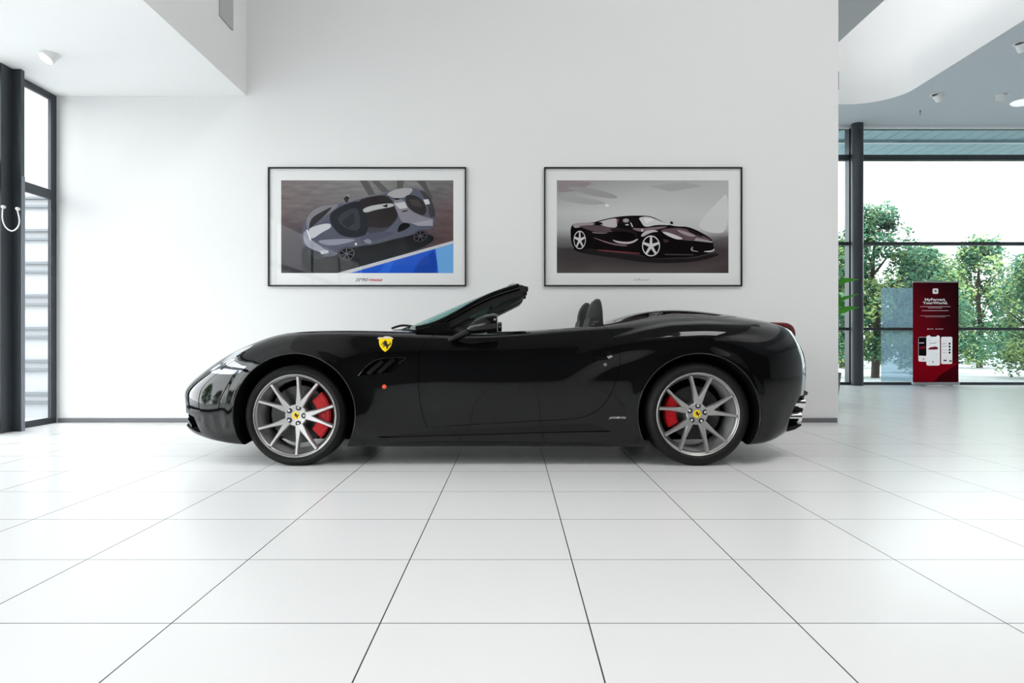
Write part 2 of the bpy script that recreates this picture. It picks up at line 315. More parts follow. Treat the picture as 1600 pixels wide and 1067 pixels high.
# ------------------------------------------------------------------ the car
YC = 5.68            # car centre line; near side is towards the camera
CAR = empty('convertible_car', (-.1, YC, 0), 'gloss black open two-door sports convertible parked side-on in front of the picture wall', 'car')
NET = [  # columns nose -> tail; rows centre-top -> side -> bottom centre; (x, half width, z)
 [(-2.33,0,.60),(-2.37,0,.575),(-2.40,0,.55),(-2.42,0,.52),(-2.43,0,.47),(-2.43,0,.42),(-2.42,0,.36),(-2.42,0,.28),(-2.40,0,.20),(-2.28,0,.165),(-2.2,0,.16)],
 [(-2.24,0,.655),(-2.29,.18,.625),(-2.345,.25,.58),(-2.385,.28,.53),(-2.41,.30,.47),(-2.415,.30,.42),(-2.405,.30,.36),(-2.40,.30,.28),(-2.38,.30,.20),(-2.2,.28,.16),(-2.1,0,.155)],
 [(-2.08,0,.73),(-2.13,.30,.705),(-2.20,.45,.635),(-2.28,.54,.56),(-2.33,.57,.49),(-2.335,.58,.43),(-2.33,.58,.36),(-2.325,.58,.28),(-2.29,.57,.19),(-2.1,.45,.155),(-1.95,0,.15)],
 [(-1.90,0,.78),(-1.93,.33,.785),(-1.98,.52,.762),(-2.05,.66,.70),(-2.13,.75,.58),(-2.16,.78,.47),(-2.16,.79,.38),(-2.15,.79,.29),(-2.12,.77,.175),(-1.95,.6,.15),(-1.8,0,.145)],
 [(-1.72,0,.82),(-1.72,.34,.828),(-1.76,.55,.840),(-1.82,.70,.808),(-1.90,.83,.70),(-1.93,.88,.56),(-1.94,.90,.44),(-1.94,.90,.31),(-1.92,.88,.16),(-1.8,.7,.145),(-1.65,0,.14)],
 [(-1.58,0,.845),(-1.58,.34,.855),(-1.60,.56,.880),(-1.62,.72,.872),(-1.65,.85,.79),(-1.68,.915,.66),(-1.69,.935,.50),(-1.69,.935,.33),(-1.68,.92,.15),(-1.6,.7,.14),(-1.5,0,.14)],
 [(-1.38,0,.87),(-1.38,.34,.875),(-1.38,.57,.898),(-1.38,.73,.897),(-1.38,.86,.83),(-1.38,.935,.69),(-1.38,.95,.50),(-1.38,.95,.33),(-1.38,.93,.15),(-1.38,.7,.14),(-1.38,0,.14)],
 [(-1.10,0,.893),(-1.10,.34,.892),(-1.10,.57,.902),(-1.10,.74,.903),(-1.10,.86,.845),(-1.10,.92,.71),(-1.10,.93,.50),(-1.10,.94,.33),(-1.10,.92,.145),(-1.1,.7,.135),(-1.1,0,.135)],
 [(-.82,0,.922),(-.82,.34,.918),(-.82,.57,.906),(-.82,.74,.896),(-.82,.855,.84),(-.82,.905,.71),(-.82,.915,.50),(-.82,.915,.32),(-.82,.895,.14),(-.82,.7,.13),(-.82,0,.13)],
 [(-.5,0,.925),(-.5,.34,.922),(-.5,.57,.908),(-.5,.745,.886),(-.5,.855,.835),(-.5,.90,.71),(-.5,.908,.50),(-.5,.902,.31),(-.5,.885,.138),(-.5,.7,.13),(-.5,0,.13)],
 [(-.1,0,.91),(-.1,.34,.91),(-.1,.60,.902),(-.1,.75,.890),(-.1,.855,.84),(-.1,.90,.715),(-.1,.909,.50),(-.1,.902,.30),(-.1,.885,.138),(-.1,.7,.13),(-.1,0,.13)],
 [(.3,0,.92),(.3,.34,.92),(.3,.60,.918),(.3,.765,.914),(.3,.86,.86),(.3,.905,.72),(.3,.913,.50),(.3,.905,.30),(.3,.888,.138),(.3,.7,.13),(.3,0,.13)],
 [(.62,0,.958),(.62,.34,.958),(.62,.60,.950),(.62,.775,.936),(.62,.865,.87),(.62,.912,.72),(.62,.920,.50),(.62,.914,.30),(.62,.895,.138),(.62,.7,.13),(.62,0,.13)],
 [(.93,0,1.045),(.93,.34,1.040),(.93,.58,1.010),(.93,.76,.965),(.93,.875,.875),(.93,.93,.73),(.93,.938,.50),(.93,.932,.30),(.93,.912,.14),(.93,.7,.13),(.93,0,.13)],
 [(1.24,0,1.073),(1.24,.34,1.066),(1.24,.60,1.032),(1.24,.77,.985),(1.24,.89,.895),(1.24,.948,.75),(1.24,.955,.50),(1.24,.95,.32),(1.24,.93,.145),(1.24,.7,.135),(1.24,0,.135)],
 [(1.52,0,1.050),(1.52,.34,1.042),(1.52,.60,1.016),(1.52,.77,.975),(1.52,.88,.895),(1.52,.94,.75),(1.52,.945,.50),(1.52,.94,.34),(1.52,.92,.155),(1.5,.7,.14),(1.5,0,.14)],
 [(1.80,0,1.003),(1.79,.34,.998),(1.79,.58,.978),(1.78,.73,.948),(1.77,.84,.87),(1.76,.90,.73),(1.74,.915,.50),(1.72,.91,.35),(1.70,.89,.165),(1.65,.7,.15),(1.65,0,.15)],
 [(1.98,0,.975),(1.975,.33,.968),(1.955,.52,.950),(1.935,.66,.915),(1.93,.75,.84),(1.94,.80,.70),(1.92,.82,.50),(1.88,.81,.35),(1.83,.79,.18),(1.75,.6,.16),(1.75,0,.16)],
 [(2.08,0,.955),(2.075,.30,.948),(2.05,.45,.930),(2.02,.56,.875),(2.04,.62,.80),(2.07,.64,.68),(2.06,.65,.50),(2.03,.64,.35),(1.94,.62,.195),(1.85,.45,.17),(1.85,0,.17)],
 [(2.12,0,.935),(2.115,.20,.930),(2.10,.27,.905),(2.09,.32,.86),(2.11,.35,.79),(2.14,.36,.68),(2.13,.36,.50),(2.09,.35,.35),(2.0,.35,.20),(1.92,.3,.18),(1.92,0,.18)],
 [(2.13,0,.925),(2.125,0,.915),(2.115,0,.895),(2.11,0,.85),(2.13,0,.78),(2.16,0,.68),(2.15,0,.50),(2.11,0,.35),(2.02,0,.20),(1.95,0,.18),(1.95,0,.18)],
]
P = np.array(NET, float)                       # (21, 11, 3)
def ghost(P):
    g0 = P[1:2].copy(); g0[..., 1] *= -1; g1 = P[-2:-1].copy(); g1[..., 1] *= -1
    Q = np.concatenate([g0, P, g1], 0)
    r0 = Q[:, 1:2].copy(); r0[..., 1] *= -1; r1 = Q[:, -2:-1].copy(); r1[..., 1] *= -1
    return np.concatenate([r0, Q, r1], 1)
def limit(P):                                  # B-spline position at each knot
    Q = ghost(P); A = (Q[:-2]+4*Q[1:-1]+Q[2:])/6
    return (A[:, :-2]+4*A[:, 1:-1]+A[:, 2:])/6
C_ = P.copy()
for _ in range(4):
    d = P-limit(C_); C_ = C_+.85*d
    C_[0, :, 1] = 0; C_[-1, :, 1] = 0; C_[:, 0, 1] = 0; C_[:, -1, 1] = 0
def basis(t): return np.array([(1-t)**3, 3*t**3-6*t*t+4, -3*t**3+3*t*t+3*t+1, t**3])/6
def evalg(C, ns, nr):
    Q = ghost(C); n, m = C.shape[0]-1, C.shape[1]-1
    Bu = np.zeros((n*ns+1, n+3)); Bv = np.zeros((m*nr+1, m+3))
    for i in range(n*ns+1):
        k = min(i//ns, n-1); Bu[i, k:k+4] = basis(i/ns-k)
    for i in range(m*nr+1):
        k = min(i//nr, m-1); Bv[i, k:k+4] = basis(i/nr-k)
    return np.einsum('ia,abc,jb->ijc', Bu, Q, Bv)
def sm(x, a=0., b=1.): t = np.clip((x-a)/(b-a), 0, 1); return t*t*(3-2*t)
G = evalg(C_, 12, 13)
XFW, ZFW, XRW, ZRW = -1.447, .334, 1.240, .345     # wheel centres
AX = ((XFW, .342, .405), (XRW, .345, .402))        # arch centre and radius
def shape(G):
    """character lines, haunch ledge, arch lips, pressed into the side"""
    X, V, Z = G[..., 0], G[..., 1], G[..., 2]
    side = sm(V, .70, .80)
    # haunch ledge rising through the door into the rear wing
    lx = np.array([-.2, .385, .514, .672, .79, .90, 1.07, 1.3, 1.6, 1.9]); lz = np.array([.60, .732, .792, .862, .894, .925, .958, .968, .955, .92])
    zl = np.interp(X, lx, lz)
    amp = .030*sm(X, .30, .85)*(1-sm(X, 1.25, 1.75))
    G[..., 1] += side*amp*(sm(zl-Z, -.008, .020)*(1-sm(zl-Z, .06, .22)))
    # soft feature line along the wing and door
    zf = np.interp(X, [-1.2, -.9, -.4, .3, .8, 1.1], [.60, .575, .60, .63, .60, .58])
    G[..., 1] -= side*.0*sm(X, -1.0, -.75)*(1-sm(X, .6, .95))*np.exp(-((Z-zf+.05)/.06)**2)
    # arch lips
    for cx, cz, r in AX:
        d = np.hypot(X-cx, Z-cz)
        G[..., 1] += side*.010*(1-sm(d, r+.01, r+.07))*sm(d, r-.06, r-.01)*sm(Z, .15, .25)
shape(G)
NI, NJ = G.shape[:2]
def build_body():
    bm = BM(); vs = {}
    def gv(i, j, s):
        x, v, z = G[i, j]
        mid = i in (0, NI-1) or j in (0, NJ-1)
        key = (i, j, 1 if mid else s)
        if key not in vs: vs[key] = bm.verts.new((x, YC-(0 if mid else s*v), z))
        return vs[key]
    for s in (1, -1):
        for i in range(NI-1):
            for j in range(NJ-1):
                q = [gv(i, j, s), gv(i+1, j, s), gv(i+1, j+1, s), gv(i, j+1, s)]
                try: bm.faces.new(q if s == 1 else q[::-1])
                except ValueError: pass
    bmesh.ops.remove_doubles(bm, verts=bm.verts, dist=1e-5)
    bmesh.ops.recalc_face_normals(bm, faces=bm.faces)
    return bm
def tmp(bm, m):
    me = bpy.data.meshes.new('tmp'); bmesh.ops.recalc_face_normals(bm, faces=bm.faces); bm.to_mesh(me); bm.free(); me.materials.append(m)
    o = bpy.data.objects.new('tmp', me); COL.objects.link(o); return o
def boolean(o, bmc, op='DIFFERENCE', m=None):
    c = tmp(bmc, m or M_LINER)
    md = o.modifiers.new('b', 'BOOLEAN'); md.operation = op; md.object = c; md.solver = 'EXACT'; md.material_mode = 'TRANSFER'
    dg = bpy.context.evaluated_depsgraph_get(); me = bpy.data.meshes.new_from_object(o.evaluated_get(dg))
    o.modifiers.clear(); old = o.data; o.data = me; bpy.data.meshes.remove(old)
    cm = c.data; bpy.data.objects.remove(c); bpy.data.meshes.remove(cm)
    return o
body = tmp(build_body(), M_PAINT)
BVH0 = BVHTree.FromObject(body, bpy.context.evaluated_depsgraph_get())
for cx, cz, r in AX:
    for s in (1, -1):
        bm = BM(); n = 96; pr = [(cx+r*math.cos(a), cz+r*math.sin(a)) for a in (2*PI*k/n for k in range(n))]
        y0, y1 = sorted((YC-s*.60, YC-s*1.2)); prism(bm, pr, y0, y1); boolean(body, bm)
# the open cabin
def cabin(bm, z0=.32):
    top = [(-.50, .30), (-.42, .55), (-.30, .655), (.0, .675), (.4, .69), (.60, .66), (.66, .50)]
    pl = [(x, v) for x, v in top]+[(x, -v) for x, v in top[::-1]]
    a = [bm.verts.new((x, YC-v, z0)) for x, v in pl]; b = [bm.verts.new((x, YC-v, 1.4)) for x, v in pl]
    bm.faces.new(a); bm.faces.new(b[::-1])
    for i in range(len(pl)): j = (i+1) % len(pl); bm.faces.new((a[i], b[i], b[j], a[j]))
bm = BM(); cabin(bm); boolean(body, bm, m=M_LEA)
KS = 4.77/F
def sxz(pts, Y=4.77): return [((px-800)*Y/F, CH-(py-533.5)*Y/F) for px, py in pts]
# recesses: wing vent, lower front intake, exhaust bays
VENT = sxz([(561,587),(566,580),(574,571.5),(584,564),(598,560),(615,558.7),(633,558.6),(630,562),(622,568),(622,576),(618,580),(604,583),(585,585)])
for s in (1, -1):
    bm = BM(); y0, y1 = sorted((YC-s*.86, YC-s*1.1)); prism(bm, VENT, y0, y1); boolean(body, bm)
    bm = BM(); y0, y1 = sorted((YC-s*.30, YC-s*1.0)); prism(bm, [(1.885, .212), (1.900, .30), (1.945, .39), (1.985, .455), (2.3, .455), (2.3, .24), (2.04, .228), (1.95, .212)], y0, y1); boolean(body, bm)
    bm = BM(); prism(bm, [(-2.6, .235), (-2.6, .33), (-2.26, .325), (-2.19, .312), (-2.12, .203), (-2.29, .228)], *sorted((YC-s*.42, YC-s*.90)))
    boolean(body, bm)
for s in (1, -1):
    bm = BM(); pr = sxz([(585, 682.5), (640, 677), (720, 671.5), (800, 667.5), (870, 663), (905, 661.3), (925, 662), (940, 667), (955, 674.5), (900, 675.5), (820, 677.5), (740, 680), (660, 682.5), (600, 684)])
    prism(bm, pr, *sorted((YC-s*.878, YC-s*1.1))); boolean(body, bm, m=M_PAINTD)
# doors cut out of the sides along their shut lines
DOOR = sxz([(679,521),(670,527.5),(660,538),(655.5,550),(654,568),(653.2,590),(653.5,606),(655.8,630),(660,650),(667,668.6),(720,665),(780,661.5),(849,657.6),(899,655),(915,651),(931,643.5),(942,634),(949,625),(957.3,610),(965,588),(968.3,571),(969,553),(966.3,537),(959,524),(944.7,505.6)])
def inset(pts, d):
    out = []; n = len(pts)
    ar = sum(pts[i][0]*pts[(i+1) % n][1]-pts[(i+1) % n][0]*pts[i][1] for i in range(n))
    for i in range(n):
        a, b, c = Vector(pts[i-1]), Vector(pts[i]), Vector(pts[(i+1) % n])
        n1 = Vector((-(b-a).y, (b-a).x)).normalized(); n2 = Vector((-(c-b).y, (c-b).x)).normalized()
        nn = (n1+n2).normalized()*(1 if ar > 0 else -1); out.append(tuple(b+nn*d))
    return out
D2 = DOOR+[(DOOR[-1][0]-.02, 1.1), (DOOR[0][0]+.02, 1.1)]
doors = []
for s in (1, -1):
    y0, y1 = sorted((YC-s*.62, YC-s*1.1))
    dcp = bpy.data.objects.new('door', body.data.copy()); COL.objects.link(dcp)
    bm = BM(); prism(bm, inset(D2, .0032), y0+.0, y1); boolean(dcp, bm, 'INTERSECT', m=M_PAINTD); doors.append(dcp)
    bm = BM(); prism(bm, D2, y0-.001, y1+.001); boolean(body, bm, m=M_LINER)
def adopt(o, name, parent=CAR, ang=32):
    o.name = name; o.data.name = name
    for p in o.data.polygons: p.use_smooth = True
    o.data.set_sharp_from_angle(angle=math.radians(ang))
    o.parent = parent; o.data.transform(Matrix.Translation(-Vector(parent.location))); return o
# bonnet, boot lid and tonneau lines as thin shut gaps cut into the top
def ribbon(path, w=.0035, depth=.02):
    """path on the body's top as (x, v): cuts a narrow gap along it"""
    bm = BM(); ps = [Vector(p) for p in path]; L, R = [], []
    for i, p in enumerate(ps):
        t = (ps[min(i+1, len(ps)-1)]-ps[max(i-1, 0)]).normalized(); nn = Vector((-t.y, t.x))*w/2
        hit = BVH0.ray_cast(Vector((p.x, YC-p.y, 2)), Vector((0, 0, -1)))[0]; z = hit.z if hit else .9
        for lst, q in ((L, p+nn), (R, p-nn)): lst.append((bm.verts.new((q.x, YC-q.y, z-depth)), bm.verts.new((q.x, YC-q.y, z+.05))))
    for i in range(len(ps)-1):
        bm.faces.new((L[i][0], L[i+1][0], L[i+1][1], L[i][1])); bm.faces.new((R[i][0], R[i][1], R[i+1][1], R[i+1][0]))
        bm.faces.new((L[i][1], L[i+1][1], R[i+1][1], R[i][1])); bm.faces.new((L[i][0], R[i][0], R[i+1][0], L[i+1][0]))
    bm.faces.new((L[0][0], L[0][1], R[0][1], R[0][0])); bm.faces.new((L[-1][0], R[-1][0], R[-1][1], L[-1][1]))
    return bm
for path in ([(-2.10, -.30), (-1.9, -.42), (-1.5, -.52), (-.95, -.60)], [(-2.10, .30), (-1.9, .42), (-1.5, .52), (-.95, .60)],
             [(1.10, -.60), (1.12, -.3), (1.13, 0), (1.12, .3), (1.10, .60)], [(1.10, .60), (1.22, .70), (1.30, .755)], [(1.10, -.60), (1.22, -.70), (1.30, -.755)]):
    boolean(body, ribbon(path))
adopt(body, 'body')
for d, s in zip(doors, (1, -1)): adopt(d, 'door')
DN = doors[0]

CAM = Vector((0, 0, CH))
def conform(name, pts, m, off=.002, thick=.002, parent=CAR, mirror=False, label=None, cuts=3, Yb=None, smooth=40):
    """a thin piece lying on the body's skin, outline measured in the photograph"""
    bm = BM(); f = bm.faces.new([bm.verts.new((x, y, 0)) for x, y in pts])
    bmesh.ops.triangulate(bm, faces=[f])
    for _ in range(cuts):
        es = [e for e in bm.edges if e.calc_length() > 5]
        if not es: break
        bmesh.ops.subdivide_edges(bm, edges=es, cuts=1); bmesh.ops.triangulate(bm, faces=bm.faces[:])
    last = None; miss = []
    for v in bm.verts:
        d = Vector(((v.co.x-800)/F, 1, -(v.co.y-533.5)/F)).normalized()
        h, nrm, _, _ = BVH0.ray_cast(CAM, d)
        if h is None: miss.append((v, v.co.copy())); continue
        if nrm.dot(d) > 0: nrm = -nrm
        v.co = h+nrm*off; v.tag = True
    if miss:
        good = [v.co.copy() for v in bm.verts if v.tag]
        for v, c in miss:
            d = Vector(((c.x-800)/F, 1, -(c.y-533.5)/F)); v.co = min(good, key=lambda g: (CAM+d*g.y-g).length)
            v.co = CAM+d*v.co.y
    bm.normal_update()
    if sum(f.normal.dot(f.calc_center_median()-CAM)*f.calc_area() for f in bm.faces) > 0: bmesh.ops.reverse_faces(bm, faces=bm.faces)
    bmesh.ops.solidify(bm, geom=bm.faces[:], thickness=thick)
    b2 = bm.copy() if mirror else None
    o = obj(name, bm, m, parent, smooth=smooth, label=label)
    if mirror:
        for v in b2.verts: v.co.y = 2*YC-v.co.y
        obj(name, b2, m, parent, smooth=smooth, label=label)
    return o
# ---- wheels
def polar(r, a): return (r*math.cos(a), r*math.sin(a))
def fz(r): return .004+.028*(1-min(1, r/.25))**1.3      # dish of the spoke face
def make_wheel(cx, cz, rt, wid, rot, label):
    C = Vector((cx, 4.762, cz))
    bm = BM()
    lathe(bm, [(.279, .006), (.279, -.001), (.2745, -.003), (.270, .000), (.268, .010), (.262, .016), (.258, .03), (.256, .06), (.247, .09), (.245, wid-.02), (.275, wid-.01), (.277, wid), (.25, wid+.002), (.238, wid-.03), (.238, .09), (.250, .062), (.252, .028)], C, 'Y', 96)
    bm.faces.ensure_lookup_table()
    for f in [f for f in bm.faces if len(f.verts) > 8]: bm.faces.remove(f)
    for f in bm.faces:
        if f.calc_center_median().y-C.y > .022: f.material_index = 1
    # five twin spokes
    for k in range(5):
        for s in (-1, 1):
            path = [(.028, 3), (.062, 5.5), (.085, 7.2), (.110, 9.0), (.150, 11.6), (.205, 13.9), (.262, 15.5)]
            hw = [.020, .0190, .0185, .0174, .0122, .0086, .0092]; rows = []
            for (r, a), h in zip(path, hw):
                an = rot+k*2*PI/5+s*math.radians(a); p = Vector(polar(r, an)); t = Vector((math.cos(an+s*.06), math.sin(an+s*.06))); nn = Vector((-t.y, t.x))
                y = fz(r); row = []
                for off, dy in ((-h-.004, .036), (-h, .004), (-h*.75, 0), (h*.75, 0), (h, .004), (h+.004, .036)):
                    q = p+nn*off; row.append(bm.verts.new((C.x+q.x, C.y+y+dy, C.z+q.y)))
                rows.append(row)
            for a_, b_ in zip(rows[:-1], rows[1:]):
                for i in range(6): bm.faces.new((a_[i], a_[(i+1) % 6], b_[(i+1) % 6], b_[i]))
    lathe(bm, [(0, fz(.03)), (.045, fz(.045)+.0005), (.066, fz(.066)+.001), (.073, fz(.07)+.006), (.076, .07), (0, .07)], C, 'Y', 48)
    o = obj('wheel', bm, [M_RIM, M_BARREL], CAR, smooth=28, label=label)
    bm = BM(); sh = .018
    lathe(bm, [(.2745, .010), (.280, -.004), (.292, -.013), (.305, -.014), (rt-.028, -.006), (rt-.010, .008), (rt-.002, .026), (rt, .05), (rt, wid-.05), (rt-.006, wid-.012), (rt-.03, wid+.005), (.30, wid+.01), (.275, wid)], C, 'Y', 128)
    bm.faces.ensure_lookup_table()
    for f in [f for f in bm.faces if len(f.verts) > 8]: bm.faces.remove(f)
    for kk in (.085, .15):
        lathe(bm, [(rt+.0006, kk), (rt+.0006, kk+.008)], C, 'Y', 128)
        for f in [f for f in bm.faces if len(f.verts) > 8]: bm.faces.remove(f)
    obj('tyre', bm, M_RUB, o, smooth=40, label='black low-profile tyre')
    bm = BM(); lathe(bm, [(0, -.004), (.026, -.003), (.029, .002), (.029, .02), (0, .02)], C+Vector((0, fz(.02), 0)), 'Y', 40)
    obj('centre_cap', bm, M_YEL, o, smooth=40, label='yellow centre cap with a black horse')
    bm = BM(); horse(bm, C+Vector((0, fz(.02)-.0048, 0)), .036); obj('horse_emblem', bm, M_BLACK, o)
    for k in range(5):
        q = polar(.055, rot+k*2*PI/5+math.radians(0)); c = C+Vector((q[0], 0, q[1])); y = fz(.055)
        bm = BM(); lathe(bm, [(.0145, y-.001), (.016, y-.0012), (.0165, y+.003), (.012, y+.003)], c, 'Y', 24, closed=True)
        lathe(bm, [(0, y-.0015), (.0185, y-.0013), (.0185, y+.002), (0, y+.002)], c, 'Y', 24)
        for f in bm.faces: f.material_index = 1
        lathe(bm, [(0, y-.007), (.005, y-.0065), (.0085, y-.004), (.0085, y+.002), (0, y+.002)], c, 'Y', 20)
        bm.faces.ensure_lookup_table()
        for f in bm.faces:
            if (f.calc_center_median()-Vector((c.x, f.calc_center_median().y, c.z))).length < .0092 and f.calc_center_median().y < C.y+y-.0030: f.material_index = 0
        obj('wheel_bolt', bm, [M_BARREL, M_BLACK], o, smooth=40)
    return o
HORSE = [(-.02,.50),(.03,.47),(.02,.42),(.07,.36),(.14,.33),(.17,.22),(.13,.10),(.22,.03),(.34,.02),(.42,.10),(.45,.22),(.40,.34),(.50,.26),(.54,.10),(.46,-.06),(.34,-.10),(.33,-.20),(.26,-.28),(.30,-.40),(.20,-.50),(.10,-.50),(.16,-.44),(.18,-.38),(.10,-.28),(.06,-.18),(.02,-.12),(-.10,-.14),(-.12,-.24),(-.22,-.30),(-.26,-.24),(-.18,-.20),(-.19,-.08),(-.08,.0),(-.16,.05),(-.30,.02),(-.40,-.04),(-.44,.02),(-.34,.08),(-.20,.13),(-.24,.20),(-.36,.24),(-.34,.31),(-.18,.25),(-.09,.28),(-.16,.33),(-.20,.38),(-.10,.46)]
def horse(bm, c, h, n=Vector((0, -1, 0)), ux=Vector((1, 0, 0)), uz=Vector((0, 0, 1)), t=.0008):
    vs = [bm.verts.new(c+ux*x*h+uz*z*h) for x, z in HORSE]
    f = bm.faces.new(vs); r = bmesh.ops.extrude_face_region(bm, geom=[f]); bmesh.ops.translate(bm, verts=[v for v in r['geom'] if isinstance(v, bmesh.types.BMVert)], vec=n*t)
wf = make_wheel(XFW, ZFW, .338, .245, math.radians(71), 'silver five-twin-spoke alloy wheel')
wr = make_wheel(XRW, ZRW, .348, .285, math.radians(12.5), 'silver five-twin-spoke alloy wheel')
def far_side(w):
    c = w.copy(); COL.objects.link(c); c.matrix_basis = Matrix.Diagonal((1, -1, 1, 1)); c.parent = CAR
    for ch in w.children: q = ch.copy(); COL.objects.link(q); q.parent = c
for w in (wf, wr): far_side(w)
def arc_block(cx, cz, r0, r1, a0, a1, y0, y1, bev=.008):
    bm = BM(); n = 10; A = [polar(r0, math.radians(a0+(a1-a0)*k/n)) for k in range(n+1)]; B = [polar(r1, math.radians(a1-(a1-a0)*k/n)) for k in range(n+1)]
    prism(bm, [(cx+x, cz+z) for x, z in A+B], y0, y1, bevel=bev); return bm
for cx, cz, ang, sgn, rr in ((XFW, ZFW, 0, 1, .195), (XRW, ZRW, 180, -1, .180)):
    for s in (1, -1):
        yy = lambda d: YC-s*(YC-4.762-d)
        bm = BM(); lathe(bm, [(.085, 0), (rr, 0), (rr, .03), (.085, .03)], (cx, min(yy(.12), yy(.15)), cz), 'Y', 64, closed=True)
        obj('brake_disc', bm, M_DISC, CAR, smooth=40, label='dark drilled brake disc')
        bm = BM(); lathe(bm, [(0, 0), (.06, 0), (.085, .02), (.085, .05), (0, .05)] if s == 1 else [(0, .05), (.06, .05), (.085, .03), (.085, 0), (0, 0)], (cx, min(yy(.10), yy(.15)), cz), 'Y', 40)
        obj('wheel_hub', bm, mat('dark_hub_metal', (.06, .06, .06), .5, .5), CAR, smooth=40)
        y0, y1 = sorted((yy(.058), yy(.165)))
        a0, a1 = (-45, 44) if sgn == 1 else (145, 208)
        r0, r1 = (.135, .222) if sgn == 1 else (.130, .205)
        cal = obj('brake_caliper', arc_block(cx, cz, r0, r1, a0, a1, y0, y1), M_RED, CAR, smooth=35, label='red brake caliper')
        mid = (a0+a1)/2
        for da in (-22, 0, 22):
            q = polar((r0+r1)/2, math.radians(mid+da*(1 if sgn == 1 else .7))); ye = y0 if s == 1 else y1
            bm = BM(); lathe(bm, [(0, -.004), (.017, -.004), (.020, .002), (0, .002)], (cx+q[0], ye, cz+q[1]), 'Y', 20)
            obj('piston_cover', bm, M_RED, cal, smooth=35)
        bm = BM(); lathe(bm, [(.30, 0), (.398, 0), (.398, .004), (.30, .004)], (cx, yy(.30), cz), 'Y', 64, closed=True); bm.free()
# ---- windscreen
def bez(p, n=14):
    """smooth curve through points"""
    p = [Vector(q) for q in p]; out = []
    for i in range(len(p)-1):
        a, b, c, d = p[max(i-1, 0)], p[i], p[i+1], p[min(i+2, len(p)-1)]
        for k in range(n):
            t = k/n; out.append(.5*((2*b)+(c-a)*t+(2*a-5*b+4*c-d)*t*t+(3*b-a-3*c+d)*t**3))
    return out+[p[-1]]
PIL = [(650, 513.5, .715), (672, 509, .69), (700, 497.5, .65), (737, 477, .60), (771, 461, .56), (811, 448, .525)]
pil = [((px-800)*(YC-v)/F, v, CH-(py-533.5)*(YC-v)/F) for px, py, v in PIL]
def sweep(bm, path, sec, ups):
    rings = []
    for i, p in enumerate(path):
        t = (path[min(i+1, len(path)-1)]-path[max(i-1, 0)]).normalized(); s = t.cross(ups).normalized(); u = s.cross(t)
        rings.append([bm.verts.new(p+s*a+u*b) for a, b in (sec(i/(len(path)-1)))])
    for A, B in zip(rings[:-1], rings[1:]):
        n = len(A)
        for k in range(n): bm.faces.new((A[k], A[(k+1) % n], B[(k+1) % n], B[k]))
    bm.faces.new(rings[0]); bm.faces.new(rings[-1][::-1])
for s in (1, -1):
    path = bez([(x, YC-s*v, z) for x, v, z in pil], 5)
    bm = BM(); sweep(bm, path, lambda t: [(.020*math.cos(a)*(1.2-.3*t), (.021+.004*t)*math.sin(a)) for a in (2*PI*k/12+.26 for k in range(12))], Vector((0, 0, 1)))
    pl_ = obj('windscreen_pillar', bm, M_PAINT, CAR, smooth=50)
    bm = BM(); path2 = [p+Vector((.012, s*.022, -.030)) for p in path[3:]]
    sweep(bm, path2, lambda t: [(-.020, -.032), (.020, -.032), (.020, .050), (-.020, .050)], Vector((0, 0, 1))); obj('inner_seal', bm, M_BLACK, pl_, smooth=30)
wsb = bez([(-.655, .70, .905), (-.76, .45, .918), (-.845, 0, .925), (-.76, -.45, .918), (-.655, -.70, .905)], 8)
wst = bez([(.045, .52, 1.230), (.01, .30, 1.262), (-.01, 0, 1.275), (.01, -.30, 1.262), (.045, -.52, 1.230)], 8)
bm = BM(); g = []
for i in range(13):
    t = i/12; row = []
    for a, b in zip(wsb, wst):
        p = a.lerp(b, t); p.z += .010*math.sin(PI*t)*(1-(a.y/.75)**4*.6); row.append(bm.verts.new((p.x, YC-p.y, p.z)))
    g.append(row)
for i in range(12):
    for j in range(len(wsb)-1): bm.faces.new((g[i][j], g[i][j+1], g[i+1][j+1], g[i+1][j]))
bmesh.ops.solidify(bm, geom=bm.faces[:], thickness=.005)
ws = obj('windscreen', bm, M_WSG, CAR, smooth=60, label='green tinted windscreen glass')
# header
hp = [Vector((p.x+.028, YC-p.y, p.z-.020)) for p in wst]
bm = BM(); sweep(bm, hp, lambda t: [(-.052, .016), (-.030, .026), (.0, .026), (.030, .016), (.036, -.004), (.020, -.022), (-.020, -.030), (-.045, -.018)], Vector((0, 0, 1)))
hd = obj('windscreen_header', bm, M_PAINTD, CAR, smooth=40)
for v in (-.44, 0, .44):
    bm = BM(); box(bm, .085, .118, YC-v-.035, YC-v+.035, 1.195, 1.232)
    bmesh.ops.bevel(bm, geom=bm.edges[:], offset=.005, segments=2, affect='EDGES'); obj('roof_latch', bm, M_BLACK, hd, smooth=30)
for v in (.29, -.29):
    bm = BM(); prism(bm, [(.085, 1.200), (.088, 1.165), (.06, 1.135), (-.12, 1.045), (-.19, 1.020), (-.19, 1.045), (-.02, 1.14)], YC-v-.19, YC-v+.19, bevel=.006)
    obj('sun_visor', bm, M_LEA, CAR, smooth=40)
bm = BM(); box(bm, -.19, -.165, YC-.12, YC+.12, 1.075, 1.135); bmesh.ops.bevel(bm, geom=bm.edges[:], offset=.01, segments=3, affect='EDGES'); obj('rear_view_mirror', bm, M_BLACK, CAR, smooth=40)
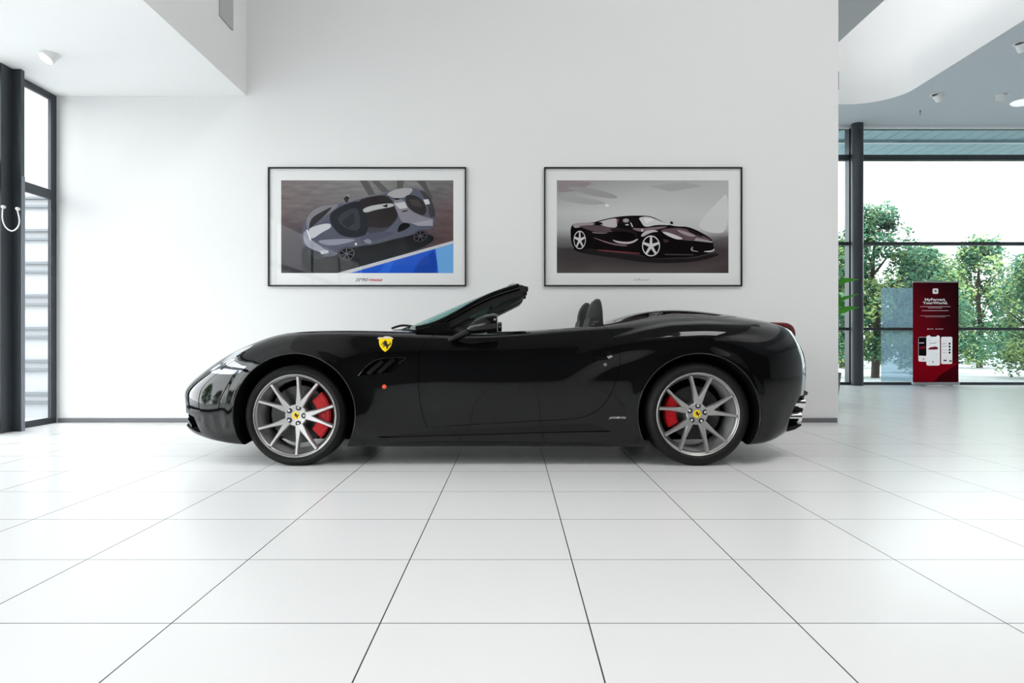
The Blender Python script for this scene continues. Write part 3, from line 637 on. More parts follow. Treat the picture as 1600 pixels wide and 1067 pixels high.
# sail panels, cowl and wipers
for s in (1, -1):
    bm = BM(); prism(bm, [(-.72, .885), (-.60, .945), (-.45, .968), (-.42, .90), (-.44, .875)], *sorted((YC-s*.655, YC-s*.71)), bevel=.006); obj('quarter_panel', bm, M_PAINTD, CAR, smooth=35)
for path in ([(-.905, .28, .930), (-.85, .12, .955), (-.80, -.30, .952)], [(-.905, -.25, .930), (-.84, -.35, .95), (-.72, -.62, .935)]):
    bm = BM(); tube(bm, bez([(x, YC-v, z) for x, v, z in path], 6), .009, 8); obj('wiper', bm, M_BLACK, CAR, smooth=60)
bm = BM(); n = 20
A = [(-.93+.17*(v/.68)**2, v) for v in np.linspace(-.68, .68, n)]; B = [(-.80+.17*(v/.70)**2, v) for v in np.linspace(-.70, .70, n)]
r1 = [bm.verts.new((x, YC-v, .922-.03*(v/.68)**2)) for x, v in A]; r2 = [bm.verts.new((x, YC-v, .932-.02*(v/.7)**2)) for x, v in B]
r3 = [bm.verts.new((x, YC-v, .86)) for x, v in B]
for a_, b_ in ((r1, r2), (r2, r3)):
    for k in range(n-1): bm.faces.new((a_[k], a_[k+1], b_[k+1], b_[k]))
bmesh.ops.solidify(bm, geom=bm.faces[:], thickness=.004); obj('cowl_panel', bm, M_BLACK, CAR, smooth=50)
# ---- door mirrors
for s in (1, -1):
    bm = BM()
    secs = [(-.140, .035, .030, .945, .965), (-.118, .060, .055, .948, .965), (-.08, .075, .068, .952, .962), (-.03, .082, .072, .955, .958), (.0, .080, .070, .957, .956), (.012, .070, .062, .958, .956)]
    # lofted shell, x from front nose to the mirror face
    xs = [-.300, -.280, -.240, -.180, -.130, -.103, -.095]; hh = [.010, .030, .050, .062, .067, .066, .060]; zz = [.905, .912, .926, .940, .946, .948, .948]; ww = [.02, .055, .085, .10, .105, .105, .095]
    rings = []
    for x, h, zc, w in zip(xs, hh, zz, ww):
        rings.append([bm.verts.new((x+.02*math.sin(a)*0-(zc-.95)*.0-.18*(h*math.sin(a))*(-1 if math.sin(a) > 0 else -.6)*-1*.0, YC-s*(1.0+w*math.cos(a)*.95), zc+h*math.sin(a)*(1 if math.sin(a) > 0 else .85))) for a in (2*PI*k/20 for k in range(20))])
    for A, B in zip(rings[:-1], rings[1:]):
        for k in range(20): bm.faces.new((A[k], A[(k+1) % 20], B[(k+1) % 20], B[k]))
    bm.faces.new(rings[0]); bm.faces.new(rings[-1])
    mm = obj('door_mirror', bm, M_PAINT, CAR, smooth=50)
    bm = BM(); path = bez([(-.405, YC-s*.880, .842), (-.345, YC-s*.92, .868), (-.29, YC-s*.95, .895), (-.20, YC-s*.96, .925)], 5)
    sweep(bm, path, lambda t: [(.040*math.cos(a), .021*math.sin(a)) for a in (2*PI*k/12 for k in range(12))], Vector((0, 0, 1))); obj('mirror_arm', bm, M_PAINT, mm, smooth=50)
    bm = BM(); lathe(bm, [(0, 0), (.080, 0), (.080, .004), (0, .005)], (0, 0, 0), 'X', 24)
    for v in bm.verts: v.co = Vector((-.100+v.co.x, YC-s*1.0+v.co.y*1.0, .946+v.co.z*.66))
    obj('mirror_glass', bm, M_CHROME, mm, smooth=40)
# ---- lamps and badges on the skin
M_LENS = mat('headlamp_lens', (.62, .65, .68), .06, .75, coat=1)
M_LAMPD = mat('smoked_lamp_red', (.13, .0, .002), .12, spec=.4)
hl = conform('headlamp', [(328, 580), (334, 575.5), (345, 567.5), (356, 559), (368, 550.5), (380, 544.8), (391, 541), (397, 539.6), (391, 544), (380, 549.5), (370, 556.5), (366, 563), (352, 571), (340, 577)], M_LENS, .003, .004, mirror=True, label='clear headlamp in a swept-back housing')
conform('panel_reflection', [(326, 582), (340, 577.8), (352, 572), (366, 564.2), (378, 571), (386, 572.5), (381, 577), (374, 583), (360, 585), (343, 584.5)], mat('silvery_panel_reflection', (.14, .15, .17), .06, .6, coat=1), .002, .003, mirror=True)  # body panel below the lamp, window reflection put into its silvery colour
TL = [(1.745, .665, .953, .004), (1.80, .645, .957, .014), (1.885, .600, .952, .021), (1.965, .55, .945, .026), (2.015, .515, .925, .028), (2.040, .495, .890, .020), (2.052, .485, .850, .006)]
for s in (1, -1):
    bm = BM(); pth = bez([q[:3] for q in TL], 6); rad = [q.x for q in bez([(q[3], 0, 0) for q in TL], 6)]
    tube(bm, [(q.x-.004, YC-s*q.y, q.z-.006) for q in pth], rad, 16); tl = obj('tail_lamp', bm, M_LAMPD, CAR, smooth=60, label='dark red tail lamp')
    bm = BM(); tube(bm, [(1.752, YC-s*.672, .957), (1.775, YC-s*.666, .958), (1.80, YC-s*.658, .957)], [.003, .0075, .003], 10); obj('reversing_lamp', bm, mat('clear_lamp', (.8, .8, .8), .1, .3), tl, smooth=60)
def disc_px(cx, cy, r, n=20): return [(cx+r*math.cos(2*PI*k/n), cy+r*math.sin(2*PI*k/n)) for k in range(n)]
conform('side_marker_lamp', disc_px(600.5, 604, 3.4), mat('amber_lens', (.75, .10, .02), .15, coat=1), .004, .006, mirror=True, label='small round amber side marker lamp')
SH = [(592.2, 529.5), (596, 529), (602.5, 529.3), (608, 529), (613, 529.5), (612.5, 536.5), (610.3, 542), (606.5, 546.5), (601.8, 549.8), (597, 546), (593.5, 541), (592, 535)]
conform('shield_emblem', SH, M_YEL, .003, .003, mirror=True, label='yellow shield badge with a black horse')
conform('shield_top_band', [(589.5, 529.3), (592, 527.4), (598, 527.6), (602, 526), (608, 526.2), (611, 527.2), (615, 529.2), (613.6, 530), (608, 528.9), (602.5, 529.3), (596, 528.9), (592, 530)], mat('pale_band', (.62, .58, .55), .3), .0035, .003, mirror=True)
hh_, hn, _, _ = BVH0.ray_cast(CAM, Vector(((602.3-800)/F, 1, -(539-533.5)/F)).normalized()); hn = -hn if hn.y > 0 else hn
bm = BM(); ux_ = Vector((1, -hn.x/hn.y, 0)).normalized(); horse(bm, hh_+hn*.0058, .066, hn, ux_, hn.cross(ux_)*-1 if hn.cross(ux_).z < 0 else hn.cross(ux_)); obj('horse_emblem', bm, M_BLACK, CAR)
# badge script ahead of the rear wheel
h, n_, _, _ = BVH0.ray_cast(CAM, Vector(((964-800)/F, 1, -(653-533.5)/F)).normalized())
yb = h.y if h else 4.74
text_obj('script_badge', 'pininfarina', .026, wpt(964.5, 654, yb-.003), M_CHROME, CAR, shear=.5, ext=.002, label='silver pininfarina script')
# wing vent louvres and frame
for (x0, y0_, x1, y1_) in ((573, 585, 597, 564), (590, 583.5, 615, 561)):
    bm = BM(); a, b = sxz([(x0, y0_), (x1, y1_)]); t = Vector((b[0]-a[0], b[1]-a[1])).normalized()*.014; nn = Vector((-t.y, t.x))
    prism(bm, [(a[0]-nn.x, a[1]-nn.y), (b[0]-nn.x, b[1]-nn.y), (b[0]+nn.x, b[1]+nn.y), (a[0]+nn.x, a[1]+nn.y)], YC-.892, YC-.86, bevel=.004); obj('vent_louvre', bm, M_PAINTD, CAR, smooth=35)
for s in (1, -1):
    for nm, (cx, cz, r) in zip(('front', 'rear'), AX):
        pts = []
        for k in range(73):
            a = math.radians(-24+228*k/72); x, z = cx+(r+.004)*math.cos(a), cz+(r+.004)*math.sin(a)
            h = BVH0.ray_cast(Vector((x, YC-s*3, z)), Vector((0, s, 0)))[0]
            if h: pts.append(Vector((h.x, h.y-s*.0005, h.z)))
        bm = BM(); tube(bm, pts, .0032, 6); obj('arch_edge', bm, mat('arch_edge_highlight', (.03, .03, .03), .25, .3), CAR, smooth=60)  # lighter glossy tube added as the highlight along the arch lip
    pts = []
    for x, z in VENT[:9]:
        h = BVH0.ray_cast(Vector((x, YC-s*3, z)), Vector((0, s, 0)))[0]
        if h: pts.append(Vector((h.x, h.y, h.z)))
    bm = BM(); tube(bm, bez(pts, 3), .004, 6); obj('vent_frame', bm, M_PAINT, CAR, smooth=60)
# door handle
hr = conform('handle_recess', [(925.5, 557), (929, 553), (938, 549.5), (948, 546), (952, 548), (957, 552), (955, 559), (950, 562), (937, 562.5), (928, 560.5)], M_LINER, .001, .001, parent=DN)
conform('door_handle', [(926, 556.5), (930, 552.6), (939, 549), (947.5, 545.6), (948.5, 548), (945, 551.5), (944, 557.2), (935, 558)], M_PAINT, .016, .008, parent=DN, label='gloss black door handle')
conform('handle_hinge', [(948, 557), (955, 555), (957.5, 557), (951, 560.5)], M_RIM, .006, .005, parent=DN)
conform('door_lock', disc_px(945.5, 569.5, 2.6), mat('grey_lock', (.25, .25, .25), .3, .8), .003, .003, parent=DN)
# intake insert in front corner, splitter
for s in (1, -1):
    bm = BM(); path = bez([(-2.31, YC-s*.50, .285), (-2.26, YC-s*.62, .275), (-2.20, YC-s*.70, .245)], 6)
    sweep(bm, path, lambda t: [(-.03, -.008), (.03, -.014), (.03, .006), (-.03, .012)], Vector((0, 0, 1))); obj('intake_blade', bm, M_CHROME if False else M_PAINT, CAR, smooth=40)
# exhausts and rear bay
for s in (1, -1):
    bm = BM(); prism(bm, [(1.90, .212), (1.90, .452), (2.10, .452), (2.112, .43), (2.10, .34), (2.06, .245), (2.00, .225)], *sorted((YC-s*.31, YC-s*.50)), bevel=.004); obj('exhaust_surround', bm, M_BLACK, CAR, smooth=35)
    for X, Z, L in ((2.090, .389, .05), (2.064, .290, .06)):
        bm = BM(); lathe(bm, [(.024, -L-.06), (.031, -L), (.037, -.014), (.040, -.002), (.039, .003), (.035, 0), (.030, -L), (0, -L)], (X, YC-s*.55, Z), 'X', 40)
        obj('exhaust_tip', bm, M_CHROME, CAR, smooth=40, label='polished exhaust tip')
    bm = BM(); prism(bm, [(1.98, .455), (2.00, .475), (2.085, .482), (2.105, .470), (2.10, .448), (1.98, .440)], *sorted((YC-s*.42, YC-s*.60)), bevel=.004); obj('bumper_ledge', bm, mat('grey_ledge', (.12, .12, .12), .2, .8), CAR, smooth=35)
    bm = BM(); prism(bm, [(2.10, .455), (2.122, .455), (2.108, .33), (2.07, .245), (2.04, .235), (2.04, .25), (2.085, .33)], *sorted((YC-s*.46, YC-s*.502)), bevel=.003); obj('exhaust_fin', bm, M_BLACK, CAR, smooth=35)
bm = BM(); prism(bm, [(1.88, .175), (1.93, .188), (2.0, .208), (2.047, .236), (2.045, .247), (1.95, .226), (1.88, .215)], YC-.63, YC+.63, bevel=.004); obj('rear_diffuser', bm, M_PAINTD, CAR, smooth=35)
# rear lower lip and sill skirt, underbody struts seen below the sill
bm = BM(); prism(bm, [(-1.05, .137), (.83, .130), (.83, .150), (-1.05, .165)], YC-.90, YC+.90, bevel=.004); obj('sill_skirt', bm, M_PAINTD, CAR, smooth=35)
# ---- cabin interior
bm = BM(); prism(bm, [(-.47, .90), (-.44, .965), (-.38, .995), (-.26, 1.000), (-.20, .975), (-.21, .90)], YC-.56, YC-.18, bevel=.02); obj('instrument_hood', bm, M_LEA, CAR, smooth=40)
bm = BM(); prism(bm, [(-.50, .90), (-.44, .955), (-.30, .965), (-.24, .94), (-.24, .90)], YC-.17, YC+.60, bevel=.02); obj('dashboard_top', bm, M_LEA, CAR, smooth=40)
bm = BM(); prism(bm, [(-.52, .50), (-.52, .925), (-.40, .935), (-.24, .905), (-.20, .86), (-.26, .70), (-.30, .50)], YC-.64, YC+.64, bevel=.02); obj('dashboard', bm, M_LEA, CAR, smooth=40)
sw = BM(); ring = []
for k in range(32):
    a = 2*PI*k/32; ring.append(Vector((-.08+.40*.185*math.sin(a)*-1, YC-.37+.185*math.cos(a), .80+.185*math.sin(a)*.92)))
tube(sw, ring, .014, 8, closed=True); swo = obj('steering_wheel', sw, M_LEA, CAR, smooth=60)
bm = BM(); tube(bm, [(-.30, YC-.37, .72), (-.09, YC-.37, .80)], .035, 12); obj('steering_column', bm, M_BLACK, swo, smooth=40)
bm = BM()
for a in (0, PI, -PI/2): tube(bm, [(-.09, YC-.37, .80), (-.08-.07*math.sin(a), YC-.37+.18*math.cos(a), .80+.17*math.sin(a))], .012, 6)
obj('wheel_spoke', bm, M_BLACK, swo, smooth=40)
def seat(v, dz, lab):
    o = None
    bm = BM(); prism(bm, [(.02, .40), (.02, .52), (.10, .56), (.40, .52), (.48, .40)], YC-v-.24, YC-v+.24, bevel=.03); o = obj('seat', bm, M_LEA, CAR, smooth=45, label=lab)
    bm = BM(); prism(bm, [(.40, .45), (.46, .70), (.54, .92), (.56, 1.0), (.64, 1.0), (.66, .92), (.62, .70), (.58, .45)], YC-v-.24, YC-v+.24, bevel=.035); obj('backrest', bm, M_LEA, o, smooth=45)
    # winged headrest: outline in (x, z), broad across the car
    prof = [(.556, .90), (.553, .98), (.559, 1.04), (.574, 1.09), (.597, 1.128), (.620, 1.146), (.642, 1.144), (.654, 1.12), (.664, 1.06), (.668, .98), (.668, .90)]
    bm = BM(); sec = [(-.125, .35), (-.118, .70), (-.09, .90), (0, 1), (.09, .90), (.118, .70), (.125, .35)]
    xm, zb = .612, .90; rings = []
    for y, k in sec: rings.append([bm.verts.new((xm+(x-xm)*(.55+.45*k), YC-v+y, zb+(z-zb)*(.80+.20*k)+dz)) for x, z in prof])
    for A, B in zip(rings[:-1], rings[1:]):
        for i in range(len(prof)): bm.faces.new((A[i], A[(i+1) % len(prof)], B[(i+1) % len(prof)], B[i]))
    bm.faces.new(rings[0]); bm.faces.new(rings[-1][::-1])
    obj('headrest', bm, M_LEAG, o, smooth=60)
    for yy in (-.112, .112):
        bm = BM(); tube(bm, bez([(.5775, YC-v+yy, .95+dz), (.574, YC-v+yy, 1.03+dz), (.590, YC-v+yy, 1.08+dz), (.61, YC-v+yy, 1.105+dz)], 4), .0025, 6); obj('seat_piping', bm, M_REDST, o, smooth=60, label='thin red piping')
seat(.37, 0, 'near black leather seat'); seat(-.37, .012, 'far black leather seat')
bm = BM(); prism(bm, [(.60, .33), (.60, .90), (.63, .955), (.655, .955), (.655, .33)], YC-.62, YC+.62, bevel=.008); obj('rear_bulkhead', bm, M_LEA, CAR, smooth=40)
bm = BM(); prism(bm, [(-.3, .33), (-.3, .60), (.55, .62), (.60, .33)], YC-.10, YC+.10, bevel=.02); obj('centre_console', bm, M_LEA, CAR, smooth=40)
# ------------------------------------------------------------------ framed photographs
def lin(c): return tuple(((x/255)/12.92 if x/255 <= .04045 else ((x/255+.055)/1.055)**2.4)*PK for x in c)
PK = 1.12
def print_mat(name, rough=.35, noise=.0):
    m = bpy.data.materials.new(name); m.use_nodes = True; nt = m.node_tree; b = nt.nodes['Principled BSDF']
    a = nt.nodes.new('ShaderNodeVertexColor'); a.layer_name = 'ink'
    b.inputs['Roughness'].default_value = .6; b.inputs['Specular IOR Level'].default_value = .04
    if noise:
        g = nt.nodes.new('ShaderNodeTexCoord'); mp = nt.nodes.new('ShaderNodeMapping'); mp.inputs['Scale'].default_value = (6, 1, 22); mp.inputs['Rotation'].default_value = (0, .35, 0)
        n = nt.nodes.new('ShaderNodeTexNoise'); n.inputs['Scale'].default_value = 1; n.inputs['Detail'].default_value = 6
        mr = nt.nodes.new('ShaderNodeMapRange'); mr.inputs['To Min'].default_value = 1-noise; mr.inputs['To Max'].default_value = 1+noise
        mr.inputs['From Min'].default_value = .3; mr.inputs['From Max'].default_value = .7
        mx = nt.nodes.new('ShaderNodeMix'); mx.data_type = 'RGBA'; mx.blend_type = 'MULTIPLY'; mx.inputs[0].default_value = 1
        nt.links.new(g.outputs['Object'], mp.inputs[0]); nt.links.new(mp.outputs[0], n.inputs['Vector']); nt.links.new(n.outputs[0], mr.inputs[0])
        nt.links.new(a.outputs['Color'], mx.inputs[6]); nt.links.new(mr.outputs[0], mx.inputs[7]); nt.links.new(mx.outputs[2], b.inputs['Base Color'])
    else: nt.links.new(a.outputs['Color'], b.inputs['Base Color'])
    return m
M_PRINT = print_mat('printed_ink'); M_PRINTN = print_mat('printed_ink_asphalt', noise=.22)
def chaikin(p, it=2):
    for _ in range(it):
        q = []
        for i in range(len(p)):
            a, b = p[i], p[(i+1) % len(p)]; q += [(a[0]*.75+b[0]*.25, a[1]*.75+b[1]*.25), (a[0]*.25+b[0]*.75, a[1]*.25+b[1]*.75)]
        p = q
    return p
class Print:
    """a printed picture: coloured shapes in the print's own plane, one mesh"""
    def __init__(s, ox, oy, sc, Y): s.o = (ox, oy, sc, Y); s.bm = BM(); s.l = s.bm.loops.layers.float_color.new('ink'); s.n = 0
    def poly(s, pts, col=None, mi=0, smooth=False):
        if smooth: pts = chaikin(pts)
        ox, oy, sc, Y = s.o; s.n += 1; vs, cs = [], []
        for p in pts:
            w = wpt(ox+p[0]/sc, oy+p[1]/sc, YREF[0]); vs.append(s.bm.verts.new((w.x, Y-s.n*.00004, w.z))); cs.append(lin(p[2]) if len(p) > 2 else lin(col))
        f = s.bm.faces.new(vs); f.material_index = mi; f.normal_update()
        for l, c in zip(f.loops, cs): l[s.l] = (*c, 1)
        if f.normal.y > 0: f.normal_flip()
        bmesh.ops.triangulate(s.bm, faces=[f], ngon_method='EAR_CLIP')
    def grid(s, xs, ys, cols, mi=0):
        for j in range(len(ys)-1):
            for i in range(len(xs)-1):
                s.n -= 1 if (i or j) else 0
                s.poly([(xs[i], ys[j], cols[j][i]), (xs[i+1], ys[j], cols[j][i+1]), (xs[i+1], ys[j+1], cols[j+1][i+1]), (xs[i], ys[j+1], cols[j+1][i])], mi=mi)
    def ell(s, cx, cy, rx, ry, col, n=28, rot=0):
        s.poly([(cx+rx*math.cos(a)*math.cos(rot)-ry*math.sin(a)*math.sin(rot), cy+rx*math.cos(a)*math.sin(rot)+ry*math.sin(a)*math.cos(rot)) for a in (2*PI*k/n for k in range(n))], col)
    def rim(s, cx, cy, rx, ry, n, w, col, dark=(12, 11, 12), ph=-PI/2, rot=0):
        s.ell(cx, cy, rx, ry, dark, rot=rot); s.ell(cx, cy, rx*.92, ry*.92, col, rot=rot); s.ell(cx, cy, rx*.82, ry*.82, dark, rot=rot)
        for k in range(n):
            a = ph+2*PI*k/n; c, d = math.cos(a), math.sin(a); c2, d2 = -d*w, c*w
            s.poly([(cx+c2*rx*1.5, cy+d2*ry*1.5), (cx-c2*rx*1.5, cy-d2*ry*1.5), (cx+(c*.86-c2)*rx, cy+(d*.86-d2)*ry), (cx+(c*.86+c2)*rx, cy+(d*.86+d2)*ry)], col)
    def done(s, name, parent, mats, label=None): return obj(name, s.bm, mats, parent, smooth='keep', label=label)
YREF = [YW]
def picture(x0, x1, y0, y1, label):
    a, b = wpt(x0, y1, YW), wpt(x1, y0, YW); w = .013
    e = empty('framed_picture', ((a.x+b.x)/2, YW, a.z), label, 'framed picture')
    bm = BM(); Yf = YW-.032
    for c in ((a.x, b.x, b.z-w, b.z), (a.x, b.x, a.z, a.z+w), (a.x, a.x+w, a.z+w, b.z-w), (b.x-w, b.x, a.z+w, b.z-w)): box(bm, c[0], c[1], Yf, YW-.001, c[2], c[3])
    obj('frame', bm, M_BLACK, e, label='thin black frame')
    boxo('mount', (a.x+w, b.x-w, YW-.012, YW-.004, a.z+w, b.z-w), mat('white_mount_card', (.80, .80, .80), .6), e, label='white mount card')
    bm = BM(); box(bm, a.x+w, b.x-w, YW-.026, YW-.024, a.z+w, b.z-w); obj('picture_glass', bm, glass('picture_glass', (1, 1, 1), 1.28), e)
    return e
e1 = picture(420, 728.5, 262, 447.5, 'black-framed photograph of a grey sports coupe with blue trackside, left picture on the wall')
p = Print(410, 250, 4.848, YW-.0125)
p.grid([145, 470, 800, 1120, 1447], [156, 390, 620, 857], [
 [(112,104,104), (122,116,116), (128,127,127), (122,120,120), (108,106,107)],
 [(104,92,93), (100,92,94), (98,95,97), (92,86,87), (100,84,86)],
 [(72,66,71), (70,66,72), (60,60,64), (70,62,64), (92,72,72)],
 [(66,64,70), (40,42,46), (42,44,48), (50,50,54), (60,60,70)]], mi=1)
P1 = [
 ([(740,158),(800,158),(858,262),(806,272)], (84,82,82)), ([(828,160),(884,160),(966,240),(912,250)], (88,86,86)),
 ([(1020,158),(1075,158),(1065,214),(1020,220)], (84,83,83)), ([(1168,160),(1232,160),(1290,290),(1270,320),(1220,215)], (80,78,80)),
 ([(300,640),(292,857),(580,857),(1290,655),(1306,540),(700,600),(400,650)], (30,32,35)),
 ([(570,857),(1447,612),(1447,634),(665,857)], (188,188,194)),
 ([(665,857),(1447,635),(1447,857)], (33,84,190)),
 ([(1140,857),(1190,765),(1300,690),(1330,790),(1310,857)], (26,66,158)), ([(940,780),(1000,760),(960,857),(880,857)], (40,98,205)),
 ([(1312,674),(1447,635),(1447,857),(1334,857)], (104,160,214)),
 ([(300,560),(305,520),(330,450),(370,390),(430,350),(520,335),(600,335),(640,325),(720,300),(840,272),(900,262),(940,250),(975,232),(1040,215),(1150,212),(1200,230),(1250,270),(1290,330),(1312,400),(1308,470),(1290,530),(1240,528),(1180,545),(1120,575),(1000,598),(860,640),(740,655),(700,662),(640,670),(560,722),(510,735),(470,730),(430,755),(400,742),(340,685),(310,645),(298,600)], (84,86,100)),
 ([(345,545),(400,500),(520,440),(600,545),(700,595),(600,610),(480,640),(380,620)], (78,80,94)),
 ([(330,455),(370,395),(430,355),(520,338),(600,337),(470,430),(390,500),(345,535)], (120,118,122)),
 ([(348,532),(372,440),(440,400),(545,345),(480,420),(400,490)], (40,38,42)),
 ([(400,612),(520,602),(640,596),(725,605),(640,632),(500,655)], (134,134,148)),
 ([(345,540),(380,505),(510,475),(530,512),(450,550),(372,610)], (184,186,190)),
 ([(310,560),(330,528),(372,612),(500,690),(500,705),(400,690),(320,640)], (140,142,154)),
 ([(334,532),(345,526),(374,604),(364,612)], (206,208,212)),
 ([(310,640),(400,692),(490,708),(440,745),(400,738),(335,684)], (44,46,52)),
 ([(432,690),(498,684),(506,704),(452,716)], (176,178,186)),
 ([(720,652),(860,642),(1130,578),(1160,560),(1150,612),(880,695),(715,705)], (22,22,25)),
 ([(510,420),(540,385),(620,340),(720,310),(745,330),(765,380),(802,440),(802,560),(740,585),(680,590),(600,575),(550,530),(515,470)], (26,28,34)),
 ([(556,450),(640,378),(720,360),(740,420),(745,540),(640,530)], (48,52,60)),
 ([(600,470),(690,400),(705,470),(650,520)], (34,36,42)),
 ([(720,310),(800,285),(900,268),(952,275),(992,320),(1030,410),(1020,450),(960,520),(880,560),(800,575),(800,440),(760,380)], (38,34,34)),
 ([(800,570),(800,500),(870,520),(960,510),(1000,470),(1016,455),(960,522),(880,562)], (58,58,66)),
 ([(755,375),(830,345),(990,325),(1004,355),(860,377),(780,405)], (172,174,174)),
 ([(905,350),(952,335),(946,362)], (18,17,17)),
 ([(940,262),(985,232),(1045,216),(1150,213),(1120,262),(1070,290),(1000,290),(965,275)], (160,158,162)),
 ([(980,300),(1075,296),(1110,380),(1220,432),(1300,447),(1290,490),(1130,480),(1060,478),(1032,420)], (128,124,134)),
 ([(1000,330),(1080,318),(1100,365),(1040,372)], (186,186,188)),
 ([(1060,388),(1100,380),(1100,388),(1062,397)], (16,16,16)), ([(1000,290),(1050,290),(1030,306),(1005,302)], (20,20,22)),
 ([(1080,275),(1120,262),(1190,282),(1240,340),(1246,390),(1225,425),(1180,410),(1120,375),(1090,330)], (46,44,46)),
 ([(1110,300),(1180,300),(1215,350),(1200,360),(1130,345)], (66,60,60)),
 ([(1185,225),(1230,240),(1282,300),(1312,392),(1306,440),(1262,430),(1258,370),(1236,300)], (64,62,66)),
 ([(1220,302),(1258,298),(1272,334),(1236,340)], (196,196,196)),
 ([(1130,480),(1290,452),(1292,500),(1180,500)], (150,148,158)),
 ([(1018,552),(1040,490),(1085,472),(1126,490),(1110,515),(1060,540)], (14,14,16)),
 ([(780,560),(960,540),(1010,560),(860,610),(760,640),(740,600)], (74,74,92)),
 ([(618,292),(655,262),(660,290),(646,326),(630,318)], (36,34,36)), ([(640,270),(656,262),(658,284)], (150,150,150)),
 ([(765,612),(800,597),(832,615),(820,636),(790,632)], (128,130,142))]
for a, c in P1: p.poly(a, c, smooth=len(a) > 5)
p.rim(640, 712, 66, 52, 7, .045, (92,92,102), rot=-.25); p.rim(1198, 578, 58, 44, 7, .045, (84,80,90), rot=-.4)
p.ell(711, 638, 9, 10, (210,210,214))
p.done('print', e1, [M_PRINT, M_PRINTN], 'colour print of a grey coupe seen from above')
MG = mat('caption_grey', (.22, .22, .23), .6); MR = mat('caption_red', (.55, .02, .03), .6)
text_obj('caption_lettering', 'SF90', .044, wpt(564.5, 439.3, YW-.0125), MG, e1, shear=.35, bold=.0012, sx=1.5)
text_obj('caption_lettering', 'STRADALE', .029, wpt(586.5, 439, YW-.0125), MR, e1, shear=.35, bold=.0015, sx=.98, label='red caption lettering')

e2 = picture(850, 1158.5, 262, 447.5, 'black-framed monochrome photograph of a dark open sports car, right picture on the wall')
p = Print(840, 250, 4.848, YW-.0125)
p.grid([145, 450, 800, 1120, 1443], [156, 270, 400, 520, 590, 680, 760, 857], [
 [(134,122,126), (150,147,148), (160,160,160), (166,166,166), (170,170,170)],
 [(156,154,155), (168,168,168), (180,180,180), (180,180,180), (176,176,176)],
 [(184,184,184), (190,190,190), (192,192,192), (190,190,190), (188,188,188)],
 [(166,166,167), (180,180,180), (184,184,184), (184,184,184), (178,178,178)],
 [(118,116,118), (132,130,131), (150,148,149), (140,138,139), (96,90,92)],
 [(62,58,62), (58,54,56), (58,54,55), (58,52,54), (66,58,60)],
 [(66,60,61), (60,55,56), (54,49,50), (60,53,54), (70,60,60)],
 [(78,72,72), (86,79,79), (84,77,77), (82,74,74), (62,55,56)]])
